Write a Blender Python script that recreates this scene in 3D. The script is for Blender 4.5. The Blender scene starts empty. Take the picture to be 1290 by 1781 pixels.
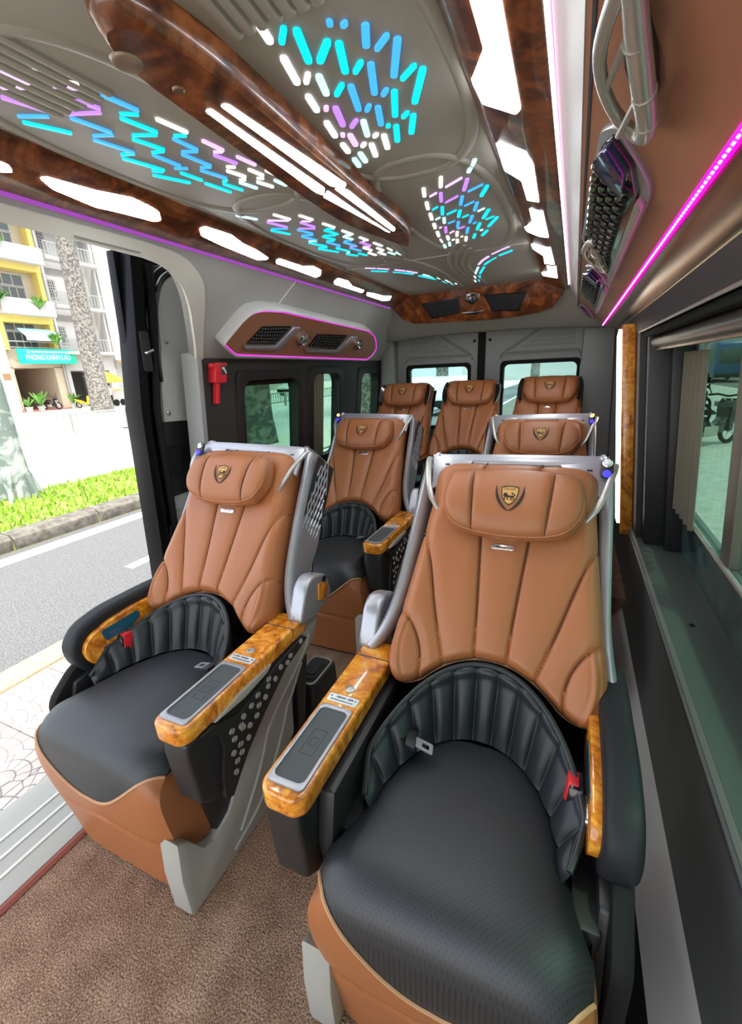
import bpy, bmesh, math, random
import numpy as np
from mathutils import Matrix, Vector

random.seed(7)
PI = math.pi
SC = bpy.context.scene
COL = SC.collection

# ---------------------------------------------------------------- camera, world, sun, exposure
cam_data = bpy.data.cameras.new('camera')
cam_data.sensor_fit = 'HORIZONTAL'
cam_data.sensor_width = 36.0
cam_data.lens = 755.0 / 1290.0 * 36.0
cam_data.clip_start = 0.02
cam_data.clip_end = 500
camera = bpy.data.objects.new('camera', cam_data)
COL.objects.link(camera)
_R = Matrix(((0.91271605, 0.08818554, -0.39896455),
             (0.40644562, -0.2959611, 0.86441251),
             (-0.04184931, -0.95112057, -0.30597108)))
_M = (_R @ Matrix(((1, 0, 0), (0, -1, 0), (0, 0, -1)))).to_4x4()
_M.translation = (0, 0, 1.2)
camera.matrix_world = _M
SC.camera = camera

world = bpy.data.worlds.new('hazy_sky')
SC.world = world
world.use_nodes = True
_nt = world.node_tree
_bg = _nt.nodes['Background']
_sky = _nt.nodes.new('ShaderNodeTexSky')
_sky.sky_type = 'NISHITA'
_sky.sun_disc = False
_sky.sun_elevation = math.radians(64)
_sky.sun_rotation = math.radians(120)
_sky.dust_density = 6.0
_sky.air_density = 1.0
_mix = _nt.nodes.new('ShaderNodeMixRGB')
_mix.inputs[0].default_value = 0.7
_mix.inputs[2].default_value = (1.75, 1.82, 1.85, 1)
_nt.links.new(_sky.outputs[0], _mix.inputs[1])
_nt.links.new(_mix.outputs[0], _bg.inputs[0])
_bg.inputs[1].default_value = 1.0

sun_data = bpy.data.lights.new('sun', 'SUN')
sun_data.energy = 3.4
sun_data.angle = math.radians(3)
sun_data.color = (1.0, 0.95, 0.86)
sun = bpy.data.objects.new('sun', sun_data)
COL.objects.link(sun)
sun.rotation_euler = Vector((-0.36, 0.22, -0.9)).to_track_quat('-Z', 'Y').to_euler()

SC.view_settings.view_transform = 'Standard'
SC.view_settings.look = 'None'
SC.view_settings.gamma = 1.0
SC.view_settings.use_curve_mapping = False
SC.view_settings.exposure = 0.38
SC.cycles.max_bounces = 8
SC.cycles.diffuse_bounces = 5
SC.cycles.transparent_max_bounces = 16
SC.cycles.sample_clamp_indirect = 6.0
SC.cycles.caustics_reflective = False
SC.cycles.caustics_refractive = False


# ---------------------------------------------------------------- materials
def nodes_of(name):
    m = bpy.data.materials.new(name)
    m.use_nodes = True
    nt = m.node_tree
    return m, nt, nt.nodes['Principled BSDF']


def N(nt, kind, **kw):
    n = nt.nodes.new(kind)
    for k, v in kw.items():
        setattr(n, k, v)
    return n


def add_bump(nt, bsdf, src, strength, dist=0.001):
    b = N(nt, 'ShaderNodeBump')
    b.inputs['Strength'].default_value = strength
    b.inputs['Distance'].default_value = dist
    nt.links.new(src, b.inputs['Height'])
    nt.links.new(b.outputs[0], bsdf.inputs['Normal'])


def plain(name, col, rough=0.5, metal=0.0, coat=0.0, grain=None, var=0.0, spec=0.5):
    """colour with optional fine noise relief: grain=(scale, strength)"""
    m, nt, b = nodes_of(name)
    b.inputs['Base Color'].default_value = (*col, 1)
    b.inputs['Roughness'].default_value = rough
    b.inputs['Metallic'].default_value = metal
    b.inputs['Coat Weight'].default_value = coat
    b.inputs['Coat Roughness'].default_value = 0.08
    b.inputs['Specular IOR Level'].default_value = spec
    if grain or var:
        tc = N(nt, 'ShaderNodeTexCoord')
        n = N(nt, 'ShaderNodeTexNoise')
        n.inputs['Scale'].default_value = grain[0] if grain else 40
        n.inputs['Detail'].default_value = 3
        nt.links.new(tc.outputs['Object'], n.inputs['Vector'])
        if grain:
            add_bump(nt, b, n.outputs['Fac'], grain[1])
        if var:
            r = N(nt, 'ShaderNodeValToRGB')
            r.color_ramp.elements[0].position = 0.35
            r.color_ramp.elements[1].position = 0.65
            r.color_ramp.elements[0].color = (*[c * (1 - var) for c in col], 1)
            r.color_ramp.elements[1].color = (*[min(1, c * (1 + var)) for c in col], 1)
            nt.links.new(n.outputs['Fac'], r.inputs[0])
            nt.links.new(r.outputs[0], b.inputs['Base Color'])
    return m


def emit(name, col, s):
    m, nt, b = nodes_of(name)
    b.inputs['Base Color'].default_value = (*[min(1, c) * 0.5 for c in col], 1)
    b.inputs['Emission Color'].default_value = (*col, 1)
    b.inputs['Emission Strength'].default_value = s
    return m


def burl(name, dark, mid, light, scale=9.0, rough=0.18, coat=0.8):
    m, nt, b = nodes_of(name)
    tc = N(nt, 'ShaderNodeTexCoord')
    n1 = N(nt, 'ShaderNodeTexNoise')
    n1.inputs['Scale'].default_value = scale
    n1.inputs['Detail'].default_value = 5
    n1.inputs['Distortion'].default_value = 2.6
    n2 = N(nt, 'ShaderNodeTexNoise')
    n2.inputs['Scale'].default_value = scale * 6
    n2.inputs['Detail'].default_value = 4
    n2.inputs['Distortion'].default_value = 1.5
    ad = N(nt, 'ShaderNodeMixRGB')
    ad.inputs[0].default_value = 0.28
    r = N(nt, 'ShaderNodeValToRGB')
    e = r.color_ramp.elements
    e[0].position, e[0].color = 0.36, (*dark, 1)
    e[1].position, e[1].color = 0.64, (*light, 1)
    x = r.color_ramp.elements.new(0.5)
    x.color = (*mid, 1)
    nt.links.new(tc.outputs['Object'], n1.inputs['Vector'])
    nt.links.new(tc.outputs['Object'], n2.inputs['Vector'])
    nt.links.new(n1.outputs['Fac'], ad.inputs[1])
    nt.links.new(n2.outputs['Fac'], ad.inputs[2])
    nt.links.new(ad.outputs[0], r.inputs[0])
    nt.links.new(r.outputs[0], b.inputs['Base Color'])
    b.inputs['Roughness'].default_value = rough
    b.inputs['Coat Weight'].default_value = coat
    b.inputs['Coat Roughness'].default_value = 0.05
    return m


def perforated(name, col, hole, rough, pitch=0.0062, axes=(0, 1), spec=0.5, hole_r=0.30):
    """leather with a staggered grid of punched holes, in object space"""
    m, nt, b = nodes_of(name)
    tc = N(nt, 'ShaderNodeTexCoord')
    sep = N(nt, 'ShaderNodeSeparateXYZ')
    nt.links.new(tc.outputs['Object'], sep.inputs[0])

    def mth(op, a, bb=None):
        n = N(nt, 'ShaderNodeMath', operation=op)
        for i, s in enumerate((a, bb)):
            if s is None:
                continue
            if isinstance(s, (int, float)):
                n.inputs[i].default_value = s
            else:
                nt.links.new(s, n.inputs[i])
        return n.outputs[0]
    u = mth('MULTIPLY', sep.outputs[axes[0]], 1 / pitch)
    v = mth('MULTIPLY', sep.outputs[axes[1]], 1 / pitch)
    a = mth('ADD', u, v)
    c = mth('SUBTRACT', u, v)
    fa = mth('SUBTRACT', mth('FRACT', mth('MULTIPLY', a, .5)), .5)
    fc = mth('SUBTRACT', mth('FRACT', mth('MULTIPLY', c, .5)), .5)
    d = mth('SQRT', mth('ADD', mth('MULTIPLY', fa, fa), mth('MULTIPLY', fc, fc)))
    r = N(nt, 'ShaderNodeValToRGB')
    r.color_ramp.elements[0].position = hole_r * 0.6
    r.color_ramp.elements[1].position = hole_r
    r.color_ramp.elements[0].color = (*hole, 1)
    r.color_ramp.elements[1].color = (*col, 1)
    nt.links.new(d, r.inputs[0])
    nt.links.new(r.outputs[0], b.inputs['Base Color'])
    b.inputs['Roughness'].default_value = rough
    b.inputs['Specular IOR Level'].default_value = spec
    add_bump(nt, b, r.outputs[0], 0.35, 0.0006)
    return m


def carpet_mat():
    m, nt, b = nodes_of('loop_carpet')
    tc = N(nt, 'ShaderNodeTexCoord')
    n = N(nt, 'ShaderNodeTexNoise')
    n.inputs['Scale'].default_value = 260
    n.inputs['Detail'].default_value = 2
    n2 = N(nt, 'ShaderNodeTexNoise')
    n2.inputs['Scale'].default_value = 14
    n2.inputs['Detail'].default_value = 4
    mx = N(nt, 'ShaderNodeMixRGB')
    mx.inputs[0].default_value = 0.25
    r = N(nt, 'ShaderNodeValToRGB')
    e = r.color_ramp.elements
    e[0].position, e[0].color = 0.34, (.10, .054, .034, 1)
    e[1].position, e[1].color = 0.66, (.47, .32, .225, 1)
    x = r.color_ramp.elements.new(.5)
    x.color = (.24, .145, .095, 1)
    for q in (n, n2):
        nt.links.new(tc.outputs['Object'], q.inputs['Vector'])
    nt.links.new(n.outputs['Fac'], mx.inputs[1])
    nt.links.new(n2.outputs['Fac'], mx.inputs[2])
    nt.links.new(mx.outputs[0], r.inputs[0])
    nt.links.new(r.outputs[0], b.inputs['Base Color'])
    b.inputs['Roughness'].default_value = 0.95
    b.inputs['Specular IOR Level'].default_value = 0.1
    add_bump(nt, b, n.outputs['Fac'], 1.0, 0.004)
    return m


def glass_mat(name, tint, gloss=0.08, rough=0.0):
    m = bpy.data.materials.new(name)
    m.use_nodes = True
    nt = m.node_tree
    nt.nodes.clear()
    out = N(nt, 'ShaderNodeOutputMaterial')
    t = N(nt, 'ShaderNodeBsdfTransparent')
    t.inputs[0].default_value = (*tint, 1)
    g = N(nt, 'ShaderNodeBsdfGlossy')
    g.inputs['Roughness'].default_value = rough
    f = N(nt, 'ShaderNodeLayerWeight')
    p = N(nt, 'ShaderNodeMath', operation='POWER')
    p.inputs[1].default_value = 4.0
    q = N(nt, 'ShaderNodeMath', operation='MULTIPLY_ADD')
    q.inputs[1].default_value = .35
    q.inputs[2].default_value = gloss * .4
    nt.links.new(f.outputs['Facing'], p.inputs[0])
    nt.links.new(p.outputs[0], q.inputs[0])
    mx = N(nt, 'ShaderNodeMixShader')
    nt.links.new(q.outputs[0], mx.inputs[0])
    nt.links.new(t.outputs[0], mx.inputs[1])
    nt.links.new(g.outputs[0], mx.inputs[2])
    nt.links.new(mx.outputs[0], out.inputs[0])
    return m


def tile_mat():
    """cement tile printed with fish-scale arcs"""
    m, nt, b = nodes_of('cement_tile')
    tc = N(nt, 'ShaderNodeTexCoord')
    sep = N(nt, 'ShaderNodeSeparateXYZ')
    nt.links.new(tc.outputs['Object'], sep.inputs[0])
    def mth(op, a, bb=None):
        n = N(nt, 'ShaderNodeMath', operation=op)
        for k, q in enumerate((a, bb)):
            if q is None:
                continue
            if isinstance(q, (int, float)):
                n.inputs[k].default_value = q
            else:
                nt.links.new(q, n.inputs[k])
        return n.outputs[0]
    fx = mth('SUBTRACT', mth('FRACT', mth('MULTIPLY', sep.outputs[0], 1 / .1975)), .5)
    fy = mth('ADD', mth('FRACT', mth('MULTIPLY', sep.outputs[1], 1 / .1975)), .12)
    rad = mth('SQRT', mth('ADD', mth('MULTIPLY', fx, fx), mth('MULTIPLY', fy, fy)))
    ring = mth('ABSOLUTE', mth('SUBTRACT', mth('FRACT', mth('MULTIPLY', rad, 3.2)), .5))
    ray_ = mth('ABSOLUTE', mth('SUBTRACT', mth('FRACT', mth('MULTIPLY', mth('ARCTAN2', fy, fx), 2.2)), .5))
    near = mth('SUBTRACT', .5, mth('MAXIMUM', ring, ray_))
    r = N(nt, 'ShaderNodeValToRGB')
    e = r.color_ramp.elements
    e[0].position, e[0].color = 0.03, (.18, .16, .145, 1)
    e[1].position, e[1].color = 0.08, (.42, .385, .355, 1)
    nt.links.new(near, r.inputs[0])
    nt.links.new(r.outputs[0], b.inputs['Base Color'])
    b.inputs['Roughness'].default_value = 0.8
    add_bump(nt, b, r.outputs[0], 0.4, 0.003)
    return m


def bark_mat(name, dark, light, scale):
    m, nt, b = nodes_of(name)
    tc = N(nt, 'ShaderNodeTexCoord')
    v = N(nt, 'ShaderNodeTexNoise')
    v.inputs['Scale'].default_value = scale
    v.inputs['Detail'].default_value = 5
    v.inputs['Distortion'].default_value = 0.8
    r = N(nt, 'ShaderNodeValToRGB')
    e = r.color_ramp.elements
    e[0].position, e[0].color = 0.45, (*dark, 1)
    e[1].position, e[1].color = 0.56, (*light, 1)
    nt.links.new(tc.outputs['Object'], v.inputs['Vector'])
    nt.links.new(v.outputs['Fac'], r.inputs[0])
    nt.links.new(r.outputs[0], b.inputs['Base Color'])
    b.inputs['Roughness'].default_value = 0.9
    add_bump(nt, b, v.outputs['Fac'], 0.6, 0.02)
    return m


MAT = dict(
    brown=plain('cognac_leather', (.345, .122, .044), .40, grain=(420, .10), spec=.45),
    brown_perf=perforated('perforated_cognac_leather', (.345, .122, .044), (.25, .087, .032), .45, .0030, (0, 2), hole_r=.26),
    matte_black=plain('matte_black_leather', (.014, .015, .018), .55, grain=(300, .12), spec=.28),
    wall_mid=plain('dark_grey_side_panel', (.125, .130, .122), .55, grain=(260, .12)),
    piping=plain('tan_piping', (.50, .27, .14), .5),
    black=plain('black_leather', (.016, .019, .021), .38, grain=(380, .08), spec=.42),
    black_perf=perforated('perforated_black_leather', (.019, .021, .025), (.007, .007, .008), .47, .0042, (0, 1), spec=.62, hole_r=.26),
    thread=plain('dark_thread', (.03, .015, .01), .8),
    gold=plain('gold_embroidery', (.62, .34, .10), .55),
    silver=plain('satin_silver_plastic', (.40, .40, .43), .30, .55),
    chrome=plain('polished_chrome', (.78, .78, .78), .12, 1.0),
    pale_metal=plain('brushed_metal', (.46, .445, .41), .32, .6),
    wood=burl('orange_burl_veneer', (.33, .08, .008), (.70, .235, .016), (.90, .45, .06), 12),
    wood_dark=burl('dark_burl_veneer', (.035, .009, .004), (.14, .038, .012), (.34, .105, .030), 7, .28, .45),
    plastic=plain('black_plastic', (.016, .016, .017), .42, grain=(500, .08)),
    gloss=plain('gloss_black', (.008, .008, .009), .12, coat=.5),
    panel_grey=plain('warm_grey_plastic', (.36, .35, .31), .45, grain=(500, .05)),
    headliner=plain('grey_headliner', (.33, .315, .28), .55, grain=(500, .05)),
    wall_grey=plain('pale_grey_panel', (.40, .395, .38), .5, grain=(500, .05)),
    trim_pale=plain('pale_trim', (.60, .585, .52), .5),
    wall_dark=plain('charcoal_panel', (.030, .028, .027), .55, grain=(260, .12)),
    sill_green=plain('grey_green_panel', (.060, .075, .068), .45, grain=(300, .12)),
    locker=plain('brown_vinyl_panel', (.34, .150, .085), .42, grain=(300, .14)),
    door_grey=plain('grey_door_card', (.26, .265, .26), .5, grain=(300, .08)),
    carpet=carpet_mat(),
    red=plain('red_plastic', (.62, .02, .03), .35),
    white=plain('white_plastic', (.75, .75, .75), .4),
    rubber=plain('black_rubber', (.010, .010, .010), .7, spec=.15),
    tray=plain('charging_mat', (.055, .065, .068), .5, grain=(400, .1)),
    oled=plain('blue_touch_panel', (.02, .10, .16), .12, coat=.6),
    blue_light=emit('blue_button_glow', (.06, .05, 1.0), .8),
    lamp_warm=emit('warm_reading_lamp', (1.0, .46, .08), 3.0),
    white_light=emit('white_ceiling_light', (.94, .98, 1.0), 17.5),
    light_w=emit('white_star_light', (1.0, .98, .95), 1.3),
    light_l=emit('pale_cyan_star_light', (.55, .95, .95), 1.0),
    light_c=emit('cyan_star_light', (.0, .72, .95), 1.0),
    light_b=emit('blue_star_light', (.05, .38, .95), 1.0),
    light_p=emit('violet_star_light', (.48, .22, .95), 1.0),
    light_k=emit('pink_star_light', (.80, .50, .95), 1.0),
    magenta=emit('magenta_strip_glow', (.92, .0, .58), 1.0),
    bead=emit('white_led_bead', (1.0, .75, 1.0), 2.5),
    magenta_thin=emit('thin_magenta_outline', (.75, .05, .75), .9),
    seam=plain('dark_seam_thread', (.085, .026, .010), .7),
    violet=emit('violet_strip_glow', (.42, .07, .70), 1.6),
    pinkwhite=emit('white_strip_glow', (1.0, .80, .95), 5.0),
    glass=glass_mat('green_tinted_glass', (.42, .56, .49)),
    glass_pale=glass_mat('pale_door_glass', (.80, .90, .86)),
    glass_clear=glass_mat('lightly_tinted_glass', (.62, .80, .78)),
    asphalt=plain('grey_asphalt', (.115, .118, .118), .9, grain=(90, .6), var=.4),
    concrete=plain('pale_concrete', (.62, .60, .55), .85, grain=(20, .3), var=.12),
    kerb=plain('weathered_kerb_stone', (.13, .12, .10), .9, grain=(12, .8), var=.35),
    yellow_kerb=plain('yellow_painted_kerb', (.40, .35, .19), .8, grain=(20, .3), var=.12),
    white_paint=plain('white_road_paint', (.80, .80, .78), .7),
    grass=plain('lawn_grass', (.22, .40, .03), .8, var=.3, grain=(25, .2)),
    leaf=plain('green_leaf', (.10, .26, .04), .6, var=.3, grain=(8, .2)),
    tile=tile_mat(),
    bark=bark_mat('grey_bark', (.075, .07, .062), (.21, .20, .175), 8),
    bark_pale=bark_mat('pale_green_bark', (.13, .17, .15), (.34, .38, .35), 4),
    yellow_wall=plain('yellow_render', (.60, .48, .13), .85),
    cream_wall=plain('cream_render', (.46, .38, .28), .85),
    white_wall=plain('white_render', (.40, .395, .38), .85),
    grey_wall=plain('grey_render', (.20, .20, .19), .85),
    shop_dark=plain('dim_interior', (.09, .085, .08), .9),
    pane=plain('dark_window_pane', (.06, .075, .075), .2),
    sign_green=plain('green_sign_board', (.0, .48, .30), .5),
    sign_white=plain('white_sign_lettering', (.85, .90, .88), .5),
    awning=plain('pale_blue_awning', (.45, .72, .80), .6),
    yellow_cloth=plain('yellow_canvas', (.85, .62, .02), .7),
    blue_paint=plain('blue_vehicle_paint', (.015, .07, .17), .3, coat=.5),
    white_vehicle=plain('silver_car_paint', (.55, .56, .58), .3, coat=.5),
    red_vehicle=plain('red_paint', (.45, .03, .03), .3, coat=.4),
    yellow_vehicle=plain('yellow_paint', (.75, .55, .02), .3, coat=.4),
    fence_white=plain('pale_fence_paint', (.26, .28, .26), .6),
    skin=plain('tan_skin', (.42, .24, .16), .6),
    shirt=plain('dark_blue_cloth', (.03, .04, .08), .9),
    shirt_pink=plain('pale_cloth', (.55, .42, .38), .9),
    curtain=plain('khaki_curtain_cloth', (.15, .135, .095), .9, grain=(300, .1)),
    label=plain('pale_plate', (.70, .74, .74), .35, .3),
    ink=plain('dark_ink', (.03, .04, .05), .6),
    jamb=plain('gloss_black_paint', (.005, .005, .006), .35, spec=.12),
)
M = MAT


# ---------------------------------------------------------------- mesh helpers
class MB:
    """collects vertices and faces in world (or local) coordinates; build() links ONE mesh object"""

    def __init__(self):
        self.v, self.f, self.m = [], [], []

    def add(self, vs, fs, m=0):
        o = len(self.v)
        self.v += [tuple(map(float, p)) for p in vs]
        for q in fs:
            self.f.append(tuple(i + o for i in q))
            self.m.append(m)
        return self

    def box(self, x0, x1, y0, y1, z0, z1, m=0, fr=None):
        vs = [(x, y, z) for x in (x0, x1) for y in (y0, y1) for z in (z0, z1)]
        if fr:
            vs = [fr(*p) for p in vs]
        return self.add(vs, [(0, 1, 3, 2), (4, 6, 7, 5), (0, 4, 5, 1), (2, 3, 7, 6), (0, 2, 6, 4), (1, 5, 7, 3)], m)

    def prism(self, poly, fr, d0, d1, m=0):
        """polygon (a,b) swept from depth d0 to d1 through fr(a,b,d) -> xyz"""
        n = len(poly)
        vs = [fr(a, b, d0) for a, b in poly] + [fr(a, b, d1) for a, b in poly]
        fs = [tuple(range(n)), tuple(range(2 * n - 1, n - 1, -1))]
        fs += [(i, (i + 1) % n, n + (i + 1) % n, n + i) for i in range(n)]
        return self.add(vs, fs, m)

    def ring(self, outer, inner, fr, d0, d1, m=0):
        n = len(outer)
        vs = []
        for d in (d0, d1):
            vs += [fr(a, b, d) for a, b in outer] + [fr(a, b, d) for a, b in inner]
        fs = []
        for i in range(n):
            j = (i + 1) % n
            fs += [(i, j, n + j, n + i), (2 * n + i, 3 * n + i, 3 * n + j, 2 * n + j),
                   (i, 2 * n + i, 2 * n + j, j), (n + i, n + j, 3 * n + j, 3 * n + i)]
        return self.add(vs, fs, m)

    def tube(self, pts, r, n=8, closed=False, m=0, flat=1.0):
        pts = [Vector(p) for p in pts]
        k = len(pts)
        rs = r if isinstance(r, (list, tuple)) else [r] * k
        vs, up = [], None
        for i, p in enumerate(pts):
            if closed:
                t = pts[(i + 1) % k] - pts[i - 1]
            else:
                t = pts[min(i + 1, k - 1)] - pts[max(i - 1, 0)]
            if t.length < 1e-9:
                t = Vector((0, 0, 1))
            t.normalize()
            if up is None:
                up = Vector((0, 0, 1)) if abs(t.z) < .9 else Vector((1, 0, 0))
            a = t.cross(up)
            if a.length < 1e-6:
                a = t.orthogonal()
            a.normalize()
            b = a.cross(t).normalized()
            up = b
            for j in range(n):
                g = 2 * PI * j / n
                vs.append(p + (a * math.cos(g) + b * math.sin(g) * flat) * rs[i])
        fs = []
        for i in range(k if closed else k - 1):
            i2 = (i + 1) % k
            for j in range(n):
                j2 = (j + 1) % n
                fs.append((i * n + j, i * n + j2, i2 * n + j2, i2 * n + j))
        if not closed:
            fs.append(tuple(range(n - 1, -1, -1)))
            fs.append(tuple(range((k - 1) * n, k * n)))
        return self.add(vs, fs, m)

    def lathe(self, prof, n=24, c=(0, 0, 0), axis=(0, 0, 1), m=0):
        ax = Vector(axis).normalized()
        a = ax.orthogonal().normalized()
        b = ax.cross(a)
        vs = []
        for (r, h) in prof:
            for j in range(n):
                g = 2 * PI * j / n
                vs.append(Vector(c) + ax * h + (a * math.cos(g) + b * math.sin(g)) * r)
        fs = []
        for i in range(len(prof) - 1):
            for j in range(n):
                j2 = (j + 1) % n
                fs.append((i * n + j, i * n + j2, (i + 1) * n + j2, (i + 1) * n + j))
        fs.append(tuple(range(n - 1, -1, -1)))
        fs.append(tuple(range((len(prof) - 1) * n, len(prof) * n)))
        return self.add(vs, fs, m)

    def grid(self, P, m=0, loop=False, mf=None):
        """P[i][j] points; mf(i,j) -> material index"""
        a, b = len(P), len(P[0])
        vs = [p for row in P for p in row]
        o = len(self.v)
        self.v += [tuple(map(float, p)) for p in vs]
        for i in range(a - 1):
            for j in range(b if loop else b - 1):
                j2 = (j + 1) % b
                self.f.append((o + i * b + j, o + i * b + j2, o + (i + 1) * b + j2, o + (i + 1) * b + j))
                self.m.append(mf(i, j) if mf else m)
        return self

    def build(self, name, mats, parent=None, bevel=0.0, seg=2, angle=35, flip=None, recalc=True):
        vs = self.v
        if flip:
            vs = [flip(p) for p in vs]
        if parent is not None:
            loc = parent.get('_loc', (0, 0, 0))
            vs = [(p[0] - loc[0], p[1] - loc[1], p[2] - loc[2]) for p in vs]
        me = bpy.data.meshes.new(name)
        me.from_pydata([tuple(p) for p in vs], [], self.f)
        if not isinstance(mats, (list, tuple)):
            mats = [mats]
        for q in mats:
            me.materials.append(q)
        if len(mats) > 1:
            me.polygons.foreach_set('material_index', self.m)
        bm = bmesh.new()
        bm.from_mesh(me)
        if recalc:
            bmesh.ops.recalc_face_normals(bm, faces=bm.faces[:])
        if bevel > 0:
            es = [e for e in bm.edges if len(e.link_faces) == 2 and e.calc_face_angle(0) > math.radians(angle)]
            if es:
                bmesh.ops.bevel(bm, geom=es, offset=bevel, offset_type='OFFSET', segments=seg, profile=.6,
                                affect='EDGES', clamp_overlap=True)
        for f in bm.faces:
            f.smooth = True
        bm.to_mesh(me)
        bm.free()
        try:
            me.set_sharp_from_angle(angle=math.radians(angle if bevel == 0 else 50))
        except Exception:
            pass
        o = bpy.data.objects.new(name, me)
        COL.objects.link(o)
        if parent is not None:
            o.parent = parent
        return o


def part(name, mb, mat, root, under=None, label=None, **kw):
    """a mesh child of root; under = the part it is a sub-part of"""
    o = mb.build(name, mat, root, **kw)
    if under is not None:
        o.parent = under
    if label:
        o['label'] = label
    return o


def thing(name, label, cat, loc=(0, 0, 0), group=None):
    o = bpy.data.objects.new(name, None)
    COL.objects.link(o)
    o.location = loc
    o['_loc'] = tuple(map(float, loc))
    o['label'] = label
    o['category'] = cat
    if group:
        o['group'] = group
    o.empty_display_size = .05
    return o


def solo(o, label, cat, group=None):
    o['label'] = label
    o['category'] = cat
    if group:
        o['group'] = group
    return o


def struct(name, mb, mat, under=None, **kw):
    o = mb.build(name, mat, None, **kw)
    if under is not None:
        o.parent = under
    else:
        o['kind'] = 'structure'
    return o


def copy_tree(o, parent=None):
    c = o.copy()
    COL.objects.link(c)
    if parent is not None:
        c.parent = parent
    for ch in list(o.children):
        copy_tree(ch, c)
    return c


def rr(a0, a1, b0, b1, r, n=5):
    """rounded rectangle outline"""
    out = []
    for (ca, cb, g0) in ((a1 - r, b1 - r, 0), (a0 + r, b1 - r, PI / 2), (a0 + r, b0 + r, PI), (a1 - r, b0 + r, 1.5 * PI)):
        for i in range(n + 1):
            g = g0 + PI / 2 * i / n
            out.append((ca + r * math.cos(g), cb + r * math.sin(g)))
    return out


def round_poly(pts, r, n=4):
    """round the corners of a polygon by r"""
    out = []
    k = len(pts)
    for i in range(k):
        p0, p1, p2 = (Vector(pts[i - 1]), Vector(pts[i]), Vector(pts[(i + 1) % k]))
        a, b = p0 - p1, p2 - p1
        q = min(r, a.length * .45, b.length * .45)
        A, B = p1 + a.normalized() * q, p1 + b.normalized() * q
        for j in range(n + 1):
            t = j / n
            out.append(tuple((1 - t) ** 2 * A + 2 * t * (1 - t) * p1 + t * t * B))
    return out


def smooth_line(pts, n=8, closed=False):
    """Catmull-Rom through points"""
    P = [np.array(p, float) for p in pts]
    k = len(P)
    out = []
    for i in range(k if closed else k - 1):
        if closed:
            a, b, c, d = P[i - 1], P[i], P[(i + 1) % k], P[(i + 2) % k]
        else:
            a, b, c, d = P[max(i - 1, 0)], P[i], P[i + 1], P[min(i + 2, k - 1)]
        for j in range(n):
            t = j / n
            out.append(.5 * (2 * b + (c - a) * t + (2 * a - 5 * b + 4 * c - d) * t * t + (3 * b - a - 3 * c + d) * t ** 3))
    if not closed:
        out.append(P[-1])
    return out


def dist_to_lines(U, V, lines):
    """least distance from grid points to a set of polylines"""
    best = np.full(U.shape, 9.0)
    for L in lines:
        L = [np.array(p, float)[:2] for p in L]
        for a, b in zip(L[:-1], L[1:]):
            d = b - a
            q = max(1e-12, float(d @ d))
            t = np.clip(((U - a[0]) * d[0] + (V - a[1]) * d[1]) / q, 0, 1)
            best = np.minimum(best, np.hypot(U - a[0] - t * d[0], V - a[1] - t * d[1]))
    return best


_text_cache = {}


def text_geo(s, size):
    """letters as flat mesh, centred; returns (verts2d, faces)"""
    if (s, size) in _text_cache:
        return _text_cache[(s, size)]
    cu = bpy.data.curves.new('lettering', 'FONT')
    cu.body = s
    cu.size = size
    cu.align_x = 'CENTER'
    cu.align_y = 'CENTER'
    cu.resolution_u = 3
    ob = bpy.data.objects.new('lettering', cu)
    COL.objects.link(ob)
    dg = bpy.context.evaluated_depsgraph_get()
    me = bpy.data.meshes.new_from_object(ob.evaluated_get(dg))
    vs = [(v.co.x, v.co.y) for v in me.vertices]
    fs = [tuple(p.vertices) for p in me.polygons]
    bpy.data.objects.remove(ob)
    bpy.data.curves.remove(cu)
    bpy.data.meshes.remove(me)
    _text_cache[(s, size)] = (vs, fs)
    return vs, fs


# ================================================================ VAN SHELL (structure)
Y0, Y1 = -1.0, 3.22            # cabin from the open cab end to the rear doors
CX = -.56                      # middle of the van


def world(x, y, z):
    return (x, y, z)


def ext(mb, prof, y0=Y0, y1=Y1, m=0):
    """a closed (x,z) profile swept along the van"""
    return mb.prism(prof, lambda x, z, d: (x, y0 + (y1 - y0) * d, z), 0, 1, m)


fl_ = MB().box(-1.16, .34, Y0, Y1, -.04, 0)
struct('floor', fl_, M['carpet'])
struct('floor_step', MB().box(-1.40, .34, 2.10, 3.2, -.02, .150), M['carpet'])
struct('floor_frame', MB().box(-1.42, .45, Y0, Y1, -.30, -.045), M['rubber'])
# door sill with its ribbed tread
sill = struct('trim_1', ext(MB(), [(-1.16, .004), (-1.16, -.04), (-1.46, -.04), (-1.46, -.012), (-1.40, .004)], Y0, 1.5), M['panel_grey'], bevel=.004)
for k in range(3):
    r = MB().box(-1.235 - k * .055, -1.225 - k * .055, Y0, 1.45, .002, .007)
    struct('tread_rib', r, M['trim_pale'], sill)
struct('trim_2', ext(MB(), [(-1.158, .003), (-1.145, .008), (-1.135, .003), (-1.145, 0)], Y0, 1.35), plain('red_brown_binding', (.22, .06, .04), .9))

# ceiling: the vinyl headliner panel, and the roof above
ceil = struct('ceiling', MB().box(-.945, -.175, Y0, 2.74, 1.622, 1.66), M['headliner'])
struct('roof', MB().box(-1.42, .42, Y0, 3.35, 1.70, 1.76), M['white_vehicle'])
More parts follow.
